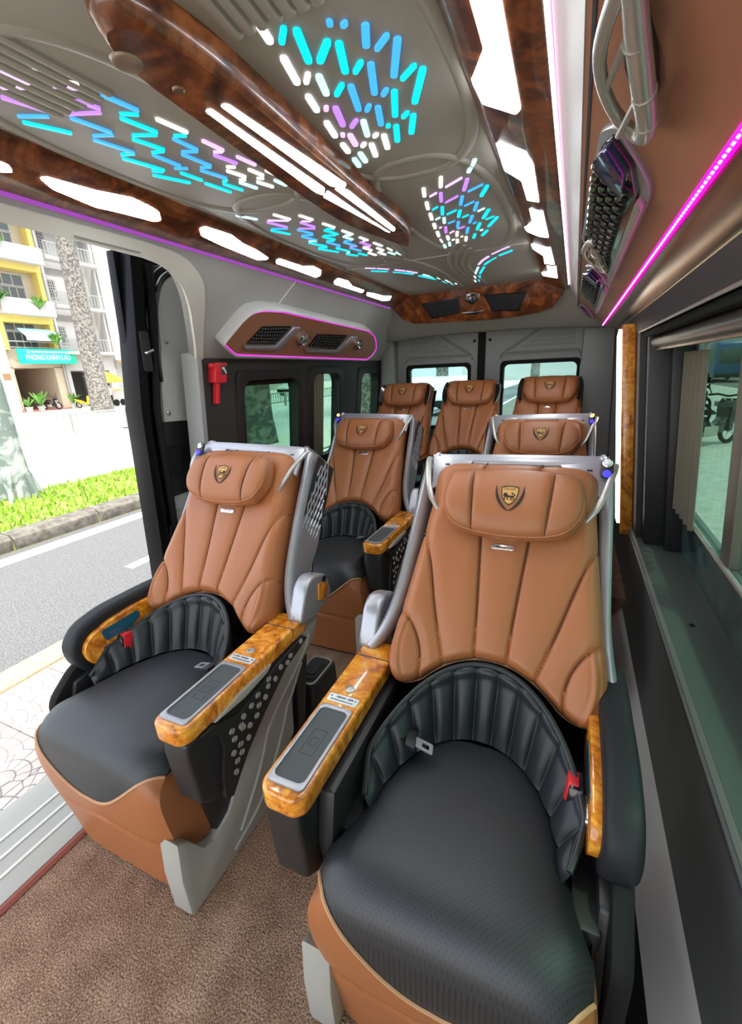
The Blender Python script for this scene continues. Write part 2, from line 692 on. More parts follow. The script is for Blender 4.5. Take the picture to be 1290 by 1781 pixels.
# embossed waves of the headliner
for sg in (-1, 1):
    for k in range(4):
        pts = []
        for i in range(30):
            t = i / 29
            x = CX + sg * (.030 + .020 * k + (.12 - .01 * k) * max(0, 1 - t * 1.9) ** 2.2)
            y = 1.72 + .05 * k * (1 - t) + t * .90
            pts.append((x, y, 1.6225))
        rg = MB().tube(smooth_line(pts, 1), .0085, 8, flat=.62)
        struct('embossed_wave', rg, M['headliner'], ceil)
    for k in range(7):
        pts = [(CX + sg * (.09 + .020 * k + .05 * math.sin(t * 2.4)), Y0 + .75 + t * .85, 1.6225) for t in np.linspace(0, 1, 20)]
        struct('embossed_wave', MB().tube(pts, .0095, 8, flat=.62), M['headliner'], ceil)
    # soft raised field around each star panel
    for (yc, ly, xc, lx) in ((.78, .34, .20, .165), (1.46, .42, .20, .150)):
        pts = [(CX + sg * (xc + lx * math.copysign(abs(math.cos(g)) ** .7, math.cos(g))),
                yc + ly * math.copysign(abs(math.sin(g)) ** .8, math.sin(g)), 1.6225) for g in np.linspace(0, 2 * PI, 49)[:-1]]
        struct('embossed_border', MB().tube(pts, .012, 8, closed=True, flat=.35), M['headliner'], ceil)
struct('joint', MB().box(-.93, -.19, 1.870, 1.874, 1.6195, 1.6225), M['wall_grey'], ceil)

# upper left panel: leans outwards from the cove down to the window line; the door opening is cut out of it
LA, LB = Vector((-1.05, 0, 1.575)), Vector((-1.32, 0, 1.28))
LD = (LB - LA).normalized()
LN = Vector((LD.z, 0, -LD.x))          # outwards/up


def LP(y, w, d):
    p = LA + LD * w + LN * d
    return (p.x, y, p.z)


if LP(0, 0, 1)[0] > LA.x:
    LN = -LN
door_curve = [(Y0, .064), (.757, .064), (.911, .063), (.960, .066), (1.032, .078), (1.118, .120), (1.185, .186), (1.239, .263), (1.287, .335), (1.325, .400)]
curve = [tuple(p) for p in smooth_line(door_curve[3:], 4)]
poly = [(Y0, .064), (.757, .064)] + curve + [(Y1, .400), (Y1, -.012), (Y0, -.012)]
struct('wall_left_upper', MB().prism(poly, LP, 0, .035), M['wall_grey'])
ltrim_in = [(Y0, .064), (.757, .064)] + curve
ltrim_out = [(Y0, .030), (.757, .030)]
oc = smooth_line([(.960, .026), (1.076, .034), (1.150, .060), (1.206, .100), (1.245, .160), (1.295, .262), (1.365, .400)], 4)
n_c = len(curve)
ltrim_out += [tuple(np.array(oc[0]) * 0 + np.array([np.interp(i / (n_c - 1) * (len(oc) - 1), range(len(oc)), [p[0] for p in oc]),
                                                    np.interp(i / (n_c - 1) * (len(oc) - 1), range(len(oc)), [p[1] for p in oc])])) for i in range(n_c)]
tb = MB()
tb.grid([[LP(a, b, -.006) for a, b in ltrim_out], [LP(a, b, -.012) for a, b in ltrim_in], [LP(a, b, .02) for a, b in ltrim_in], [LP(a, b, .034) for a, b in ltrim_in]])
tb.grid([[LP(a, b, .002) for a, b in ltrim_out], [LP(a, b, -.006) for a, b in ltrim_out]])
struct('trim_3', tb, M['trim_pale'], angle=60)
struct('header_slot', MB().box(.775, .95, .0525, .0555, -.0125, -.009, fr=LP), M['door_grey'], bpy.data.objects['trim_3'])
struct('panel_seam', MB().box(0, 1, 0, .0035, -.002, .001, fr=lambda t, q, d: LP(1.676 - .062 * t + q, -.004 + .20 * t, d)), M['white'], bpy.data.objects['wall_left_upper'])


def LW(y, z, d):
    """lower left wall, leaning with the body"""
    return (-1.32 - (1.28 - z) * .095 - d, y, z)


def RW(y, z, d):
    return (.30 - (z - .48) * .105 + d, y, z)


def wall_with_holes(fr, y0, y1, z0, z1, holes, d0, d1):
    """wall cells left around rectangular holes (ya, yb, za, zb)"""
    mb = MB()
    ys = sorted({y0, y1, *[h[0] for h in holes], *[h[1] for h in holes]})
    for a, b in zip(ys[:-1], ys[1:]):
        col = [h for h in holes if h[0] <= a + 1e-6 and h[1] >= b - 1e-6]
        if not col:
            mb.prism([(a, z0), (b, z0), (b, z1), (a, z1)], fr, d0, d1)
        else:
            h = col[0]
            mb.prism([(a, z0), (b, z0), (b, h[2]), (a, h[2])], fr, d0, d1)
            mb.prism([(a, h[3]), (b, h[3]), (b, z1), (a, z1)], fr, d0, d1)
    return mb


left_holes = [(1.58, 2.03, .72, 1.20), (2.17, 2.50, .72, 1.215), (2.80, 3.11, .72, 1.205)]
struct('wall_left', wall_with_holes(LW, 1.345, Y1, 0.0, 1.285, left_holes, 0, .04), M['wall_dark'])
struct('trim_4', MB().prism([(1.322, .0), (1.350, .0), (1.350, 1.30), (1.325, 1.30)], LW, -.012, .07), M['door_grey'], bevel=.004)
for i, h in enumerate(left_holes):
    n_ = 6
    wf = MB().ring(rr(h[0] - .035, h[1] + .035, h[2] - .03, h[3] + .03, .03, n_), rr(h[0] + .012, h[1] - .012, h[2] + .01, h[3] - .012, .055, n_), LW, -.010, .05)
    w = struct('window_%d' % (i + 1), wf, M['plastic'], bevel=.004)
    struct('pane', MB().prism([(h[0], h[2]), (h[1], h[2]), (h[1], h[3]), (h[0], h[3])], LW, .030, .034), M['glass'], w)
struct('sun_band', MB().prism([(1.58, 1.165), (2.03, 1.165), (2.03, 1.20), (1.58, 1.20)], LW, .022, .029), M['rubber'], bpy.data.objects['window_1'])
# curtain tied at the middle window
cu = MB()
P = []
for i in range(41):
    t = i / 40
    y = 2.19 + .125 * t
    d = .008 + .010 * math.sin(t * 26)
    P.append([LW(y, z, d) for z in (.72, .95, 1.205)])
cu.grid(P)
ct = cu.build('curtain', M['curtain'], None, angle=70)
solo(ct, 'short khaki curtain hanging in the narrow left window', 'curtain')

# right side: lower wall, sill, window band, upper part
lowprof = [(.215, 0), (.225, .012), (.300, .100), (.312, .150), (.318, .17), (.45, .17), (.45, 0)]
struct('wall_right_lower', ext(MB(), lowprof), plain('pale_lower_panel', (.72, .71, .66), .5))
midprof = [(.300, .104), (.312, .150), (.306, .30), (.296, .42), (.288, .455), (.292, .476), (.300, .482), (.47, .482), (.50, .45), (.50, .150)]
struct('wall_right', ext(MB(), midprof), M['wall_mid'])
struct('gap_shade_strip', MB().box(.125, .235, -.5, 3.1, 0, .022), M['rubber'], bevel=.005)  # black strip standing in for the shade between the right seats and wall
rid = MB().tube([(.290, Y0, .468), (.290, Y1, .468)], .008, 8)
struct('trim_5', rid, plain('soft_black_ridge', (.05, .05, .055), .4))
struct('window_sill', MB().prism([(.302, .4835), (.470, .4835), (.462, .478), (.310, .478)], lambda x, z, d: (x, -.6 + 2.62 * d, z), 0, 1), M['sill_green'])
scr = MB().lathe([(.0075, 0), (.0075, .002), (.005, .004)], 12, (.365, 1.33, .4835))
struct('screw_cap', scr, M['rubber'], bpy.data.objects['window_sill'])
# the solid parts between and above the right windows
struct('wall_right_upper', ext(MB(), [(RW(0, 1.300, 0)[0], 1.300), (.197, 1.372), (.20, 1.40), (.42, 1.40), (.42, 1.300)]), M['wall_dark'])
struct('window_head', MB().tube([(RW(0, 1.302, -.002)[0], -.6, 1.302), (RW(0, 1.302, -.002)[0], 2.04, 1.302)], .004, 6), M['pale_metal'], bpy.data.objects['wall_right_upper'])
pil = MB().prism([(2.03, .48), (2.44, .48), (2.44, 1.305), (2.03, 1.305)], RW, 0, .17)
pil.prism([(3.06, .48), (Y1, .48), (Y1, 1.305), (3.06, 1.305)], RW, 0, .17)
struct('pillar_right', pil, M['wall_dark'])
pil2 = MB().prism([(1.955, .484), (2.035, .484), (2.035, 1.30), (1.955, 1.30)], RW, .02, .17)
pil2.prism([(1.90, .484), (1.96, .484), (1.96, 1.30), (1.90, 1.30)], RW, .085, .17)
struct('window_reveal', pil2, M['plastic'], bevel=.006)


def GW(y, z, d):
    """tilted outer glass plane of the right window"""
    return (.452 - (z - .48) * .085 + d, y, z)


w4 = struct('window_4', wall_with_holes(GW, -.9, 2.0, .482, 1.32, [(-.6, 1.36, .655, 1.30), (1.42, 1.93, .655, 1.30)], -.008, .022),
            plain('grey_green_window_frame', (.10, .13, .12), .35, .2), bevel=.003)
struct('pane', MB().prism([(-.9, .655), (1.50, .655), (1.50, 1.31), (-.9, 1.31)], GW, .006, .010), M['glass'], w4)
struct('pane', MB().prism([(1.45, .655), (2.0, .655), (2.0, 1.31), (1.45, 1.31)], GW, -.002, .002), M['glass'], w4)
struct('pane', MB().prism([(-.9, .484), (2.0, .484), (2.0, .655), (-.9, .655)], GW, -.014, -.009), plain('smoky_lower_pane', (.05, .09, .08), .06, var=.5, grain=(9, .02)), w4)
struct('rail', MB().tube([GW(-.9, .652, -.018), GW(1.93, .652, -.018)], .008, 8), M['pale_metal'], w4)
struct('mullion', MB().prism([(1.35, .655), (1.43, .655), (1.43, 1.31), (1.35, 1.31)], GW, -.014, .012), plain('brown_grey_mullion', (.13, .11, .09), .4), w4, bevel=.004)
struct('mullion', MB().prism([(1.86, .655), (1.895, .655), (1.895, 1.31), (1.86, 1.31)], GW, -.016, .012), M['door_grey'], w4, bevel=.003)
w5h = (2.47, 3.04, .55, 1.28)
w5 = struct('window_5', MB().ring(rr(2.43, 3.07, .50, 1.305, .02, 6), rr(*w5h[:2], *w5h[2:], .06, 6), RW, -.006, .06), M['plastic'], bevel=.004)
struct('pane', MB().prism([(2.45, .52), (3.06, .52), (3.06, 1.30), (2.45, 1.30)], RW, .05, .054), glass_mat('dark_privacy_glass', (.06, .09, .085)), w5)

# cove between ceiling and right locker: pale strip of panel, then the brown locker face
struct('trim_6', ext(MB(), [(-.066, 1.600), (-.020, 1.502), (-.008, 1.505), (-.05, 1.66), (-.075, 1.66)], Y0, 2.95), M['wall_grey'])
RA, RB = Vector((-.018, 0, 1.500)), Vector((.127, 0, 1.400))
RD = (RB - RA).normalized()
RN = Vector((-RD.z, 0, RD.x))
if RN.z > 0:
    RN = -RN                            # towards the cabin


def RP(y, w, h):
    p = RA + RD * w + RN * h
    return (p.x, y, p.z)


lock = struct('wall_right_locker', ext(MB(), [(-.018, 1.500), (.127, 1.400), (.135, 1.44), (.02, 1.54)], Y0, 2.95), M['locker'])
struct('edge_seam', MB().box(Y0, 2.95, .006, .010, -.001, .0012, fr=RP), M['ink'], lock)
struct('trim_7', ext(MB(), [(.130, 1.398), (.140, 1.388), (.186, 1.372), (.204, 1.368), (.206, 1.385), (.15, 1.43)], Y0, 2.95), plain('bronze_metal_trim', (.34, .22, .14), .22, .85), bevel=.002)
struct('gold_edge', MB().tube([(.198, Y0, 1.370), (.198, 2.95, 1.370)], .0042, 8), plain('gilt_edge', (.62, .50, .30), .2, 1.0), bpy.data.objects['trim_7'])
struct('trim_8', ext(MB(), [(.206, 1.385), (.205, 1.362), (.214, 1.30), (.30, 1.30), (.30, 1.44), (.15, 1.44)], Y0, Y1), M['wall_dark'])
struct('roof_side', ext(MB(), [(.42, 1.30), (.42, 1.72), (.37, 1.72), (.37, 1.40), (.30, 1.40), (.30, 1.30)], Y0, 3.3), M['white_vehicle'])
struct('roof_side', ext(MB(), [(-1.42, 1.69), (-1.42, 1.72), (-1.06, 1.72), (-1.06, 1.66), (-1.13, 1.62)], Y0, 3.3), M['white_vehicle'])
struct('body_side', MB().prism([(1.36, -.3), (3.3, -.3), (3.3, .70), (1.36, .70)], LW, .042, .06), M['jamb'])
struct('body_side', MB().box(.50, .52, Y0, 3.3, -.30, .47), M['white_vehicle'])

# rear header and the two rear doors
hd = MB()
P = []
for i in range(25):
    x = -1.33 + 1.55 * i / 24
    u = (x - CX) / .75
    arch = -.030 * u * u
    P.append([(x, 2.66, 1.635), (x, 2.74, 1.600 + arch * .3), (x, 2.88, 1.480 + arch), (x, 3.00, 1.425 + arch), (x, 3.03, 1.415 + arch), (x, 3.05, 1.425 + arch), (x, 3.22, 1.46)])
hd.grid(P)
struct('wall_rear_header', hd, M['headliner'], angle=60)
struct('wall_rear', MB().box(-1.42, -1.205, 3.16, 3.21, 0, 1.5).box(.035, .30, 3.16, 3.21, 0, 1.5).box(-1.42, .3, 3.16, 3.21, 1.455, 1.70), M['door_grey'])
for i, (x0, x1, a0, a1) in enumerate(((-1.205, -.612, -1.115, -.682), (-.568, .035, -.440, .012))):
    def dr(x, z, d):
        return (x, 3.20 + d, z)
    holes = [(a0, a1, .80, 1.212)]
    mb = MB()
    mb.add([], [])
    dmb = wall_with_holes(lambda y, z, d: (y, 3.20 + d, z), x0, x1, 0.0, 1.47, holes, 0, .06)
    d_o = struct('door_%d' % (i + 1), dmb, M['door_grey'])
    wf = MB().ring(rr(a0 - .022, a1 + .022, .778, 1.236, .03, 6), rr(a0, a1, .80, 1.212, .035, 6), lambda y, z, d: (y, 3.20 + d, z), -.012, .03)
    struct('window_seal', wf, M['rubber'], d_o, bevel=.004)
    struct('pane', MB().box(a0, a1, 3.23, 3.234, .80, 1.212), M['glass_clear'], d_o)
    struct('window_surround', MB().ring(rr(a0 - .058, a1 + .058, .745, 1.268, .06, 6), rr(a0 - .022, a1 + .022, .778, 1.236, .03, 6), lambda y, z, d: (y, 3.20 + d, z), -.006, .01), M['door_grey'], d_o, bevel=.004)
    sg = -1 if i == 0 else 1
    mid = (a0 + a1) / 2
    # pressed swage lines of the door card
    for k in range(4):
        zz = 1.405 - .026 * k
        xa, xb = mid + sg * (.03 - .05 * k), mid + sg * .20
        struct('pressing', MB().box(min(xa, xb), max(xa, xb), 3.189, 3.201, zz - .006, zz + .006), M['door_grey'], d_o, bevel=.004)
    pts = [(mid - sg * .22, 3.197, 1.30), (mid - sg * .17, 3.197, 1.325), (mid + sg * .02, 3.197, 1.44)]
    struct('pressing', MB().tube(pts, .010, 6), M['door_grey'], d_o)
    pts = [(mid - sg * .25, 3.197, 1.25), (mid - sg * .24, 3.197, 1.285), (mid + sg * .22, 3.197, 1.285), (mid + sg * .245, 3.197, 1.25)]
    struct('pressing', MB().tube(pts, .009, 6), M['door_grey'], d_o)
    struct('grommet', MB().lathe([(.010, 0), (.008, .004)], 10, (x1 - .03 if i == 0 else x0 + .03, 3.20, 1.375), (0, -1, 0)), M['rubber'], d_o)
struct('trim_9', MB().box(-.614, -.566, 3.185, 3.26, 0, 1.47), M['rubber'])
struct('wall_rear_corner', MB().prism([(-1.34, .0), (-1.20, 0), (-1.20, 1.44), (-1.30, 1.44)], lambda x, z, d: (x, 3.12 + d, z), 0, .08), M['door_grey'], bevel=.02)
struct('wall_rear_corner', MB().prism([(.03, .0), (.28, 0), (.20, 1.44), (.03, 1.44)], lambda x, z, d: (x, 3.12 + d, z), 0, .08), M['door_grey'], bevel=.02)

# the open sliding door, slid back along the outside of the body


def DW(y, z, d):
    return (-1.405 - (1.6 - z) * .075 - d, y, z)


dm = wall_with_holes(DW, 1.17, 2.52, -.12, 1.63, [(1.58, 2.44, .78, 1.24)], .05, .085)
d3 = struct('door_3', dm, M['jamb'], bevel=.003)
struct('leading_edge', MB().prism([(1.150, -.12), (1.195, -.12), (1.195, .70), (1.185, 1.10), (1.235, 1.52), (1.235, 1.63), (1.195, 1.63), (1.150, 1.10)], DW, .0, .09), M['jamb'], d3, bevel=.006)
struct('seal', MB().tube([DW(1.235, .0, .01), DW(1.235, .70, .01), DW(1.225, 1.10, .01), DW(1.262, 1.40, .01), DW(1.275, 1.60, .01)], .014, 8), M['rubber'], d3)
struct('pane', MB().prism([(1.58, .78), (2.44, .78), (2.44, 1.24), (1.58, 1.24)], DW, .06, .064), M['glass_pale'], d3)
card = smooth_line([(1.287, 1.33), (1.295, 1.45), (1.335, 1.545), (1.40, 1.585), (1.44, 1.56), (1.475, 1.46), (1.49, 1.30), (1.47, 1.10), (1.45, 1.02)], 4) + [np.array(p) for p in [(1.38, 1.04), (1.258, 1.045), (1.267, 1.177)]]
c_o = struct('door_card', MB().prism([tuple(p) for p in card], DW, .015, .05), plain('pale_door_card', (.46, .46, .44), .5), d3, bevel=.010)
for k_, gap in enumerate((.016, .038)):
    arc = [(1.287 - gap, 1.20), (1.287 - gap, 1.33), (1.295 - gap * 1.05, 1.45), (1.335 - gap * .8, 1.545 + gap * .7), (1.40, 1.585 + gap * .75), (1.45 + gap * .7, 1.555 + gap * .6)]
    struct('frame_bead', MB().tube([DW(a_, b_, .018 + .012 * k_) for a_, b_ in smooth_line(arc, 6)], .0075, 8), M['gloss'], d3)
struct('door_card', MB().prism([(1.24, .735), (1.55, .74), (1.55, .20), (1.22, .20)], DW, .010, .05), plain('pale_door_card_lower', (.34, .34, .33), .5), d3, bevel=.010)
struct('inner_frame', MB().prism([(1.245, 0), (1.56, 0), (1.56, 1.05), (1.50, 1.55), (1.40, 1.625), (1.30, 1.60), (1.262, 1.50), (1.262, 1.33), (1.23, .94)], DW, .030, .052), M['plastic'], d3, bevel=.006)
lt = struct('latch', MB().prism([(1.236, .945), (1.322, .935), (1.30, .834), (1.234, .845)], DW, .004, .04), M['rubber'], d3, bevel=.006)
struct('striker_plate', MB().prism(rr(1.183, 1.222, 1.235, 1.375, .012, 4), DW, -.006, .01), M['plastic'], d3, bevel=.003)
struct('striker_loop', MB().tube([DW(1.19, 1.30, -.006), DW(1.19, 1.30, -.022), DW(1.215, 1.31, -.022), DW(1.215, 1.31, -.006)], .005, 8), M['chrome'], d3)
for y, z in ((1.311, 1.345), (1.280, 1.079), (1.262, .682), (1.28, .90)):
    struct('bolt', MB().lathe([(.009, 0), (.009, .004), (.004, .006)], 10, DW(y, z, .013 if z < 1.5 else .03), (1, 0, 0)), M['chrome'], d3)


# ================================================================ SEATS
# local frame: a = across (aisle side negative), y = towards the rear, z = up
SB, CB = .5549, .8319          # lean of the backrest (sin, cos)


def BP(a, v, h):
    """point on the backrest plane: across, up along the back, height off it"""
    return (a, .42 + v * SB - h * CB, .534 + v * CB + h * SB)


SEAMS = [smooth_line(q) for q in (
    [(-.215, .335), (-.185, .305), (-.160, .24), (-.135, .14), (-.098, .02)],
    [(-.066, .52), (-.055, .35), (-.040, .15), (-.032, .03)],
    [(.064, .52), (.055, .35), (.040, .15), (.034, .03)],
    [(.215, .335), (.185, .305), (.160, .24), (.130, .14), (.091, .02)],
    [(-.235, .120), (-.200, .115), (-.170, .08), (-.152, .03), (-.150, -.04)],
    [(.235, .120), (.200, .115), (.170, .08), (.152, .03), (.150, -.04)])]
PIPE_SEAMS = [smooth_line([(s * .196, .11), (s * .204, .06), (s * .200, .01), (s * .180, -.04)]) for s in (-1, 1)]


def back_edge(v):
    lo = .222 + .012 * math.exp(-((v - .0) / .09) ** 2)
    return lo - .034 * min(1, max(0, (v - .1) / .3))


def back_bottom(t):
    a = abs(t)
    if a < .62:
        return .048 - .070 * (a / .62) ** 2.2
    if a < .82:
        return -.022 - .016 * math.sin((a - .62) / .20 * PI / 2)
    return -.038 + .058 * ((a - .82) / .18) ** 2


def backrest_mb(n=150, m=160, thick=.045):
    ts = np.linspace(-1, 1, n + 1)
    ws = np.linspace(0, 1, m + 1)
    T, W = np.meshgrid(ts, ws)
    vb = np.vectorize(back_bottom)(ts)
    vt = .515 - .030 * np.abs(ts) ** 8
    V = vb[None, :] + W * (vt - vb)[None, :]
    E = np.vectorize(back_edge)(V)
    U = T * E
    d1 = (1 - np.abs(T)) * E
    d2 = W * (vt - vb)[None, :]
    d3 = (1 - W) * (vt - vb)[None, :]

    def edge(d, r):
        q = np.clip(d / r, 0, 1)
        return np.sqrt(1 - (1 - q) ** 2)
    H = thick * edge(d1, .040) * edge(d2, .026) * edge(d3, .03)
    g = dist_to_lines(U, V, SEAMS)
    H -= .0075 * np.exp(-(g / .0034) ** 2) + .0055 * np.exp(-(g / .018) ** 2)
    g2 = dist_to_lines(U, V, PIPE_SEAMS)
    H += .0035 * np.exp(-(g2 / .004) ** 2) - .002 * np.exp(-((g2 - .008) / .003) ** 2)
    # side bolsters stand a little proud, the middle is dished
    H += .018 * np.clip((np.abs(U) - .11) / .10, 0, 1) ** 1.5 * edge(d1, .05) * np.clip(1 - V / .45, 0, 1)
    P = [[BP(U[i, j], V[i, j], H[i, j]) for j in range(n + 1)] for i in range(m + 1)]
    # sides going back to the shell
    Pf = []
    for i in range(m + 1):
        row = P[i]
        L = BP(U[i, 0] * .97, V[i, 0], -.05)
        R = BP(U[i, -1] * .97, V[i, -1], -.05)
        Pf.append([L] + row + [R])
    top = [BP(T[0, j] * .18, .515, -.05) for j in range(n + 1)]
    bot = [BP(U[0, j], V[0, j], -.05) for j in range(n + 1)]
    Pf = [[bot[0]] + bot + [bot[-1]]] + Pf + [[top[0]] + top + [top[-1]]]
    global SEAM_MBS
    SEAM_MBS = []
    for L in SEAMS:
        pts = []
        for a, v in L:
            q = int(np.argmin((U - a) ** 2 + (V - v) ** 2))
            i, j = divmod(q, n + 1)
            if (U[i, j] - a) ** 2 + (V[i, j] - v) ** 2 < 4e-5:
                pts.append((a, v, float(H[max(0, i - 1):i + 2, max(0, j - 1):j + 2].min()) + .0024))
        if len(pts) > 3:
            hs = np.convolve(np.pad([p[2] for p in pts], 4, mode='edge'), np.ones(9) / 9, 'valid')
            pts = [BP(p[0], p[1], h_) for p, h_ in zip(pts, hs)]
            SEAM_MBS.append(MB().tube(smooth_line(pts[::3] + [pts[-1]], 4), .0016, 5))
    return MB().grid(Pf)


def arch_piping_mb():
    pts = []
    for t in np.linspace(-.80, .80, 60):
        v = back_bottom(t) + .003
        pts.append(BP(t * back_edge(v), v, .012))
    return MB().tube(pts, .0035, 6)


HR_A, HR_B, HR_H = .154, .084, .042
HR_C = (0.007, .59, .900)


def hr_frame(u, v, h):
    return (HR_C[0] + u, HR_C[1] + v * SB - h * CB, HR_C[2] + v * CB + h * SB)


def hr_uv(x, y):
    c = .34
    u = HR_A * x * math.sqrt(1 - y * y * c / 2) / math.sqrt(1 - .0)
    v = HR_B * y * math.sqrt(1 - x * x * c * .9)
    # lower corners pulled in
    u *= 1 - .14 * max(0, -y) ** 2
    return u, v


def hr_height(x, y):
    e = max(0, 1 - abs(x) ** 16) ** .5 * max(0, 1 - abs(y) ** 2.6) ** .5
    return HR_H * e


def hr_surface(u, v, off=0.0):
    """front face of the headrest at (u, v)"""
    x, y = u / HR_A, v / HR_B
    for _ in range(6):
        uu, vv = hr_uv(x, y)
        x += (u - uu) / HR_A
        y += (v - vv) / HR_B
        y = max(-.99, min(.99, y))
        x = max(-.99, min(.99, x))
    return hr_frame(u, v, hr_height(x, y) + off)


def headrest_mb(n=90, m=44):
    mb = MB()
    front, back = [], []
    xs = np.linspace(-1, 1, n + 1)
    ys = np.sin(np.linspace(-PI / 2, PI / 2, m + 1))
    for y in ys:
        rf, rb = [], []
        for x in xs:
            u, v = hr_uv(x, y)
            h = hr_height(x, y)
            s = abs(u) - (.083 + .006 * (v / HR_B))
            h -= (.0055 * math.exp(-(s / .0032) ** 2) + .003 * math.exp(-(s / .012) ** 2)) * (h / HR_H)
            rf.append(hr_frame(u, v, h))
            rb.append(hr_frame(u, v, -hr_height(x, y) * .75))
        front.append(rf)
        back.append(rb)

    def mf(i, j):
        return 1 if abs(xs[j] + 1 / n) > .56 else 0
    mb.grid(front, mf=mf)
    mb.grid([r[::-1] for r in back])
    return mb


def hr_piping_mb():
    path = [(-.955, .45), (-.965, 0), (-.955, -.45), (-.90, -.80), (-.70, -.905), (-.35, -.925), (0, -.93), (.35, -.925), (.70, -.905), (.90, -.80), (.955, -.45), (.965, 0), (.955, .45)]
    pts = []
    for x, y in smooth_line(path, 6):
        u, v = hr_uv(x, y)
        pts.append(hr_frame(u, v, hr_height(x, y) + .0006))
    k = len(pts)
    return MB().tube(pts, [.0024 * min(1, .1 + min(i, k - 1 - i) / 8) for i in range(k)], 6)


def hr_seam_mb(q):
    mb = MB()
    if q:
        pts = []
        for y in np.linspace(-.95, .95, 30):
            v = hr_uv(.55, y)[1]
            u = q * (.083 + .006 * (v / HR_B))
            pts.append(hr_surface(u, v, -.0050))
        mb.tube(pts, .0014, 5)
    return mb


def on_headrest(mb, poly, off=.0012, m=0):
    """a flat embroidered patch laid on the headrest: fan of rings from its middle"""
    k = len(poly)
    cx = sum(p[0] for p in poly) / k
    cy = sum(p[1] for p in poly) / k
    rows = []
    for f in (.02, .35, .7, 1.0):
        rows.append([hr_surface(cx + (p[0] - cx) * f, cy + (p[1] - cy) * f, off) for p in poly])
    rows.append([hr_surface(p[0], p[1], -.001) for p in poly])
    mb.grid(rows, m=m, loop=True)


def strip_on_headrest(mb, A, B, off=.0014, m=0):
    mb.grid([[hr_surface(*p, off) for p in A], [hr_surface(*p, off) for p in B]], m=m)


SHIELD = [(-.0175, .020), (-.009, .0225), (0, .0232), (.009, .0225), (.0175, .020), (.0170, .006), (.0135, -.006),
          (.0080, -.0145), (0, -.0195), (-.0080, -.0145), (-.0135, -.006), (-.0170, .006)]


def emblem_parts(root, s, hr):
    ey = .006
    sh = [(a, b + ey) for a, b in SHIELD]
    g = MB()
    on_headrest(g, sh, .0012)
    o = g.build('shield_patch', M['gold'], root)
    o.parent = hr
    d = MB()
    # outline of the shield
    big = [(a * 1.07, (b - .002) * 1.07 + .002 + ey) for a, b in SHIELD]
    sml = [(a * .95, (b - .002) * .95 + .002 + ey) for a, b in SHIELD]
    strip_on_headrest(d, big + big[:1], sml + sml[:1], .0018)
    # laurel wings
    for q in (-1, 1):
        A, B = [], []
        for i in range(15):
            t = i / 14
            w = .0052 * math.sin(PI * min(1, t * .93 + .07)) ** .8
            x = .001 + .0285 * math.sin(t * 1.75) ** .9 if t > 0 else .0005
            y = -.029 + .060 * t ** 1.25
            A.append((q * (x - w * .6), y + w * .35 + ey * .3))
            B.append((q * (x + w * .5), y - w * .35 + ey * .3))
        strip_on_headrest(d, A, B, .0018)
    # heraldic beast: mane, body, tail, legs
    on_headrest(d, [(-.0085 + .0048 * math.cos(t), .0085 + .0050 * math.sin(t)) for t in np.linspace(0, 2 * PI, 11)[:-1]], .0022)
    strip_on_headrest(d, [(-.006, .0085), (.000, .0070), (.0070, .0072), (.0088, .0050)], [(-.006, .0028), (.000, .0030), (.0065, .0022), (.0088, .0018)], .0022)
    for L in ([(-.0075, .0040), (-.0105, .000), (-.0080, -.0038)], [(-.0035, .0035), (-.0040, .000), (-.0020, -.0034)],
              [(.0050, .003), (.0032, -.001), (.0060, -.0038)], [(.0080, .003), (.0098, .000), (.0080, -.0038)],
              [(.0078, .0060), (.0108, .0072), (.0100, .0098), (.0060, .0104), (.0048, .0128), (.0075, .0140)]):
        L = [np.array(p) for p in smooth_line(L, 4)]
        A, B = [], []
        for k in range(len(L)):
            t_ = L[min(k + 1, len(L) - 1)] - L[max(k - 1, 0)]
            t_ = t_ / (np.hypot(*t_) + 1e-9)
            nn = np.array([-t_[1], t_[0]]) * .0011
            A.append(tuple(L[k] + nn))
            B.append(tuple(L[k] - nn))
        strip_on_headrest(d, A, B, .0022)
    # the word
    vs, fs = text_geo('DCAR', .0082)
    d.add([hr_surface(s * vx * 1.12, vy + .0160 + ey, .0022) for vx, vy in vs], fs)
    o2 = d.build('emblem_stitching', M['thread'], root, recalc=False)
    o2.parent = hr
    return [o, o2]


LUM = dict(cy=.13, ri=(.166, .235), ro=(.205, .292))


def lumbar_mb(n=300, m=20, pleats=13):
    P = []
    for j in range(m + 1):
        q = j / m
        row = []
        for i in range(n + 1):
            g = math.radians(2 + 176 * i / n)
            c, s = math.cos(g), math.sin(g)
            ra = LUM['ri'][0] + (LUM['ro'][0] - LUM['ri'][0]) * q
            rb = LUM['ri'][1] + (LUM['ro'][1] - LUM['ri'][1]) * q
            en = min(1, .18 + max(0, s) / .34)
            ra = LUM['ri'][0] + (ra - LUM['ri'][0]) * en
            zi = .425
            zo = .440 + .022 * en + .118 * max(0, s) ** 1.4
            z = zi + (zo - zi) * q ** 1.25
            k = (i / n * pleats) % 1.0
            puff = .017 * (max(0, 1 - abs(2 * k - 1) ** 2.6) ** .75) * math.sin(PI * min(1, .15 + q * .75)) ** .7
            roll = .010 * math.sin(PI * min(1, max(0, (q - .86) / .14)))
            row.append((c * (ra - puff * .75), LUM['cy'] + s * (rb - puff * .75) - roll * s, z + puff * .75 + roll * .4))
        P.append(row)
    # roll over the rim and down behind
    last = P[-1]
    P.append([(p[0] * 1.02, LUM['cy'] + (p[1] - LUM['cy']) * 1.02, p[2] - .02) for p in last])
    P.append([(p[0] * 1.01, LUM['cy'] + (p[1] - LUM['cy']) * 1.01, .30) for p in last])
    return MB().grid(P)


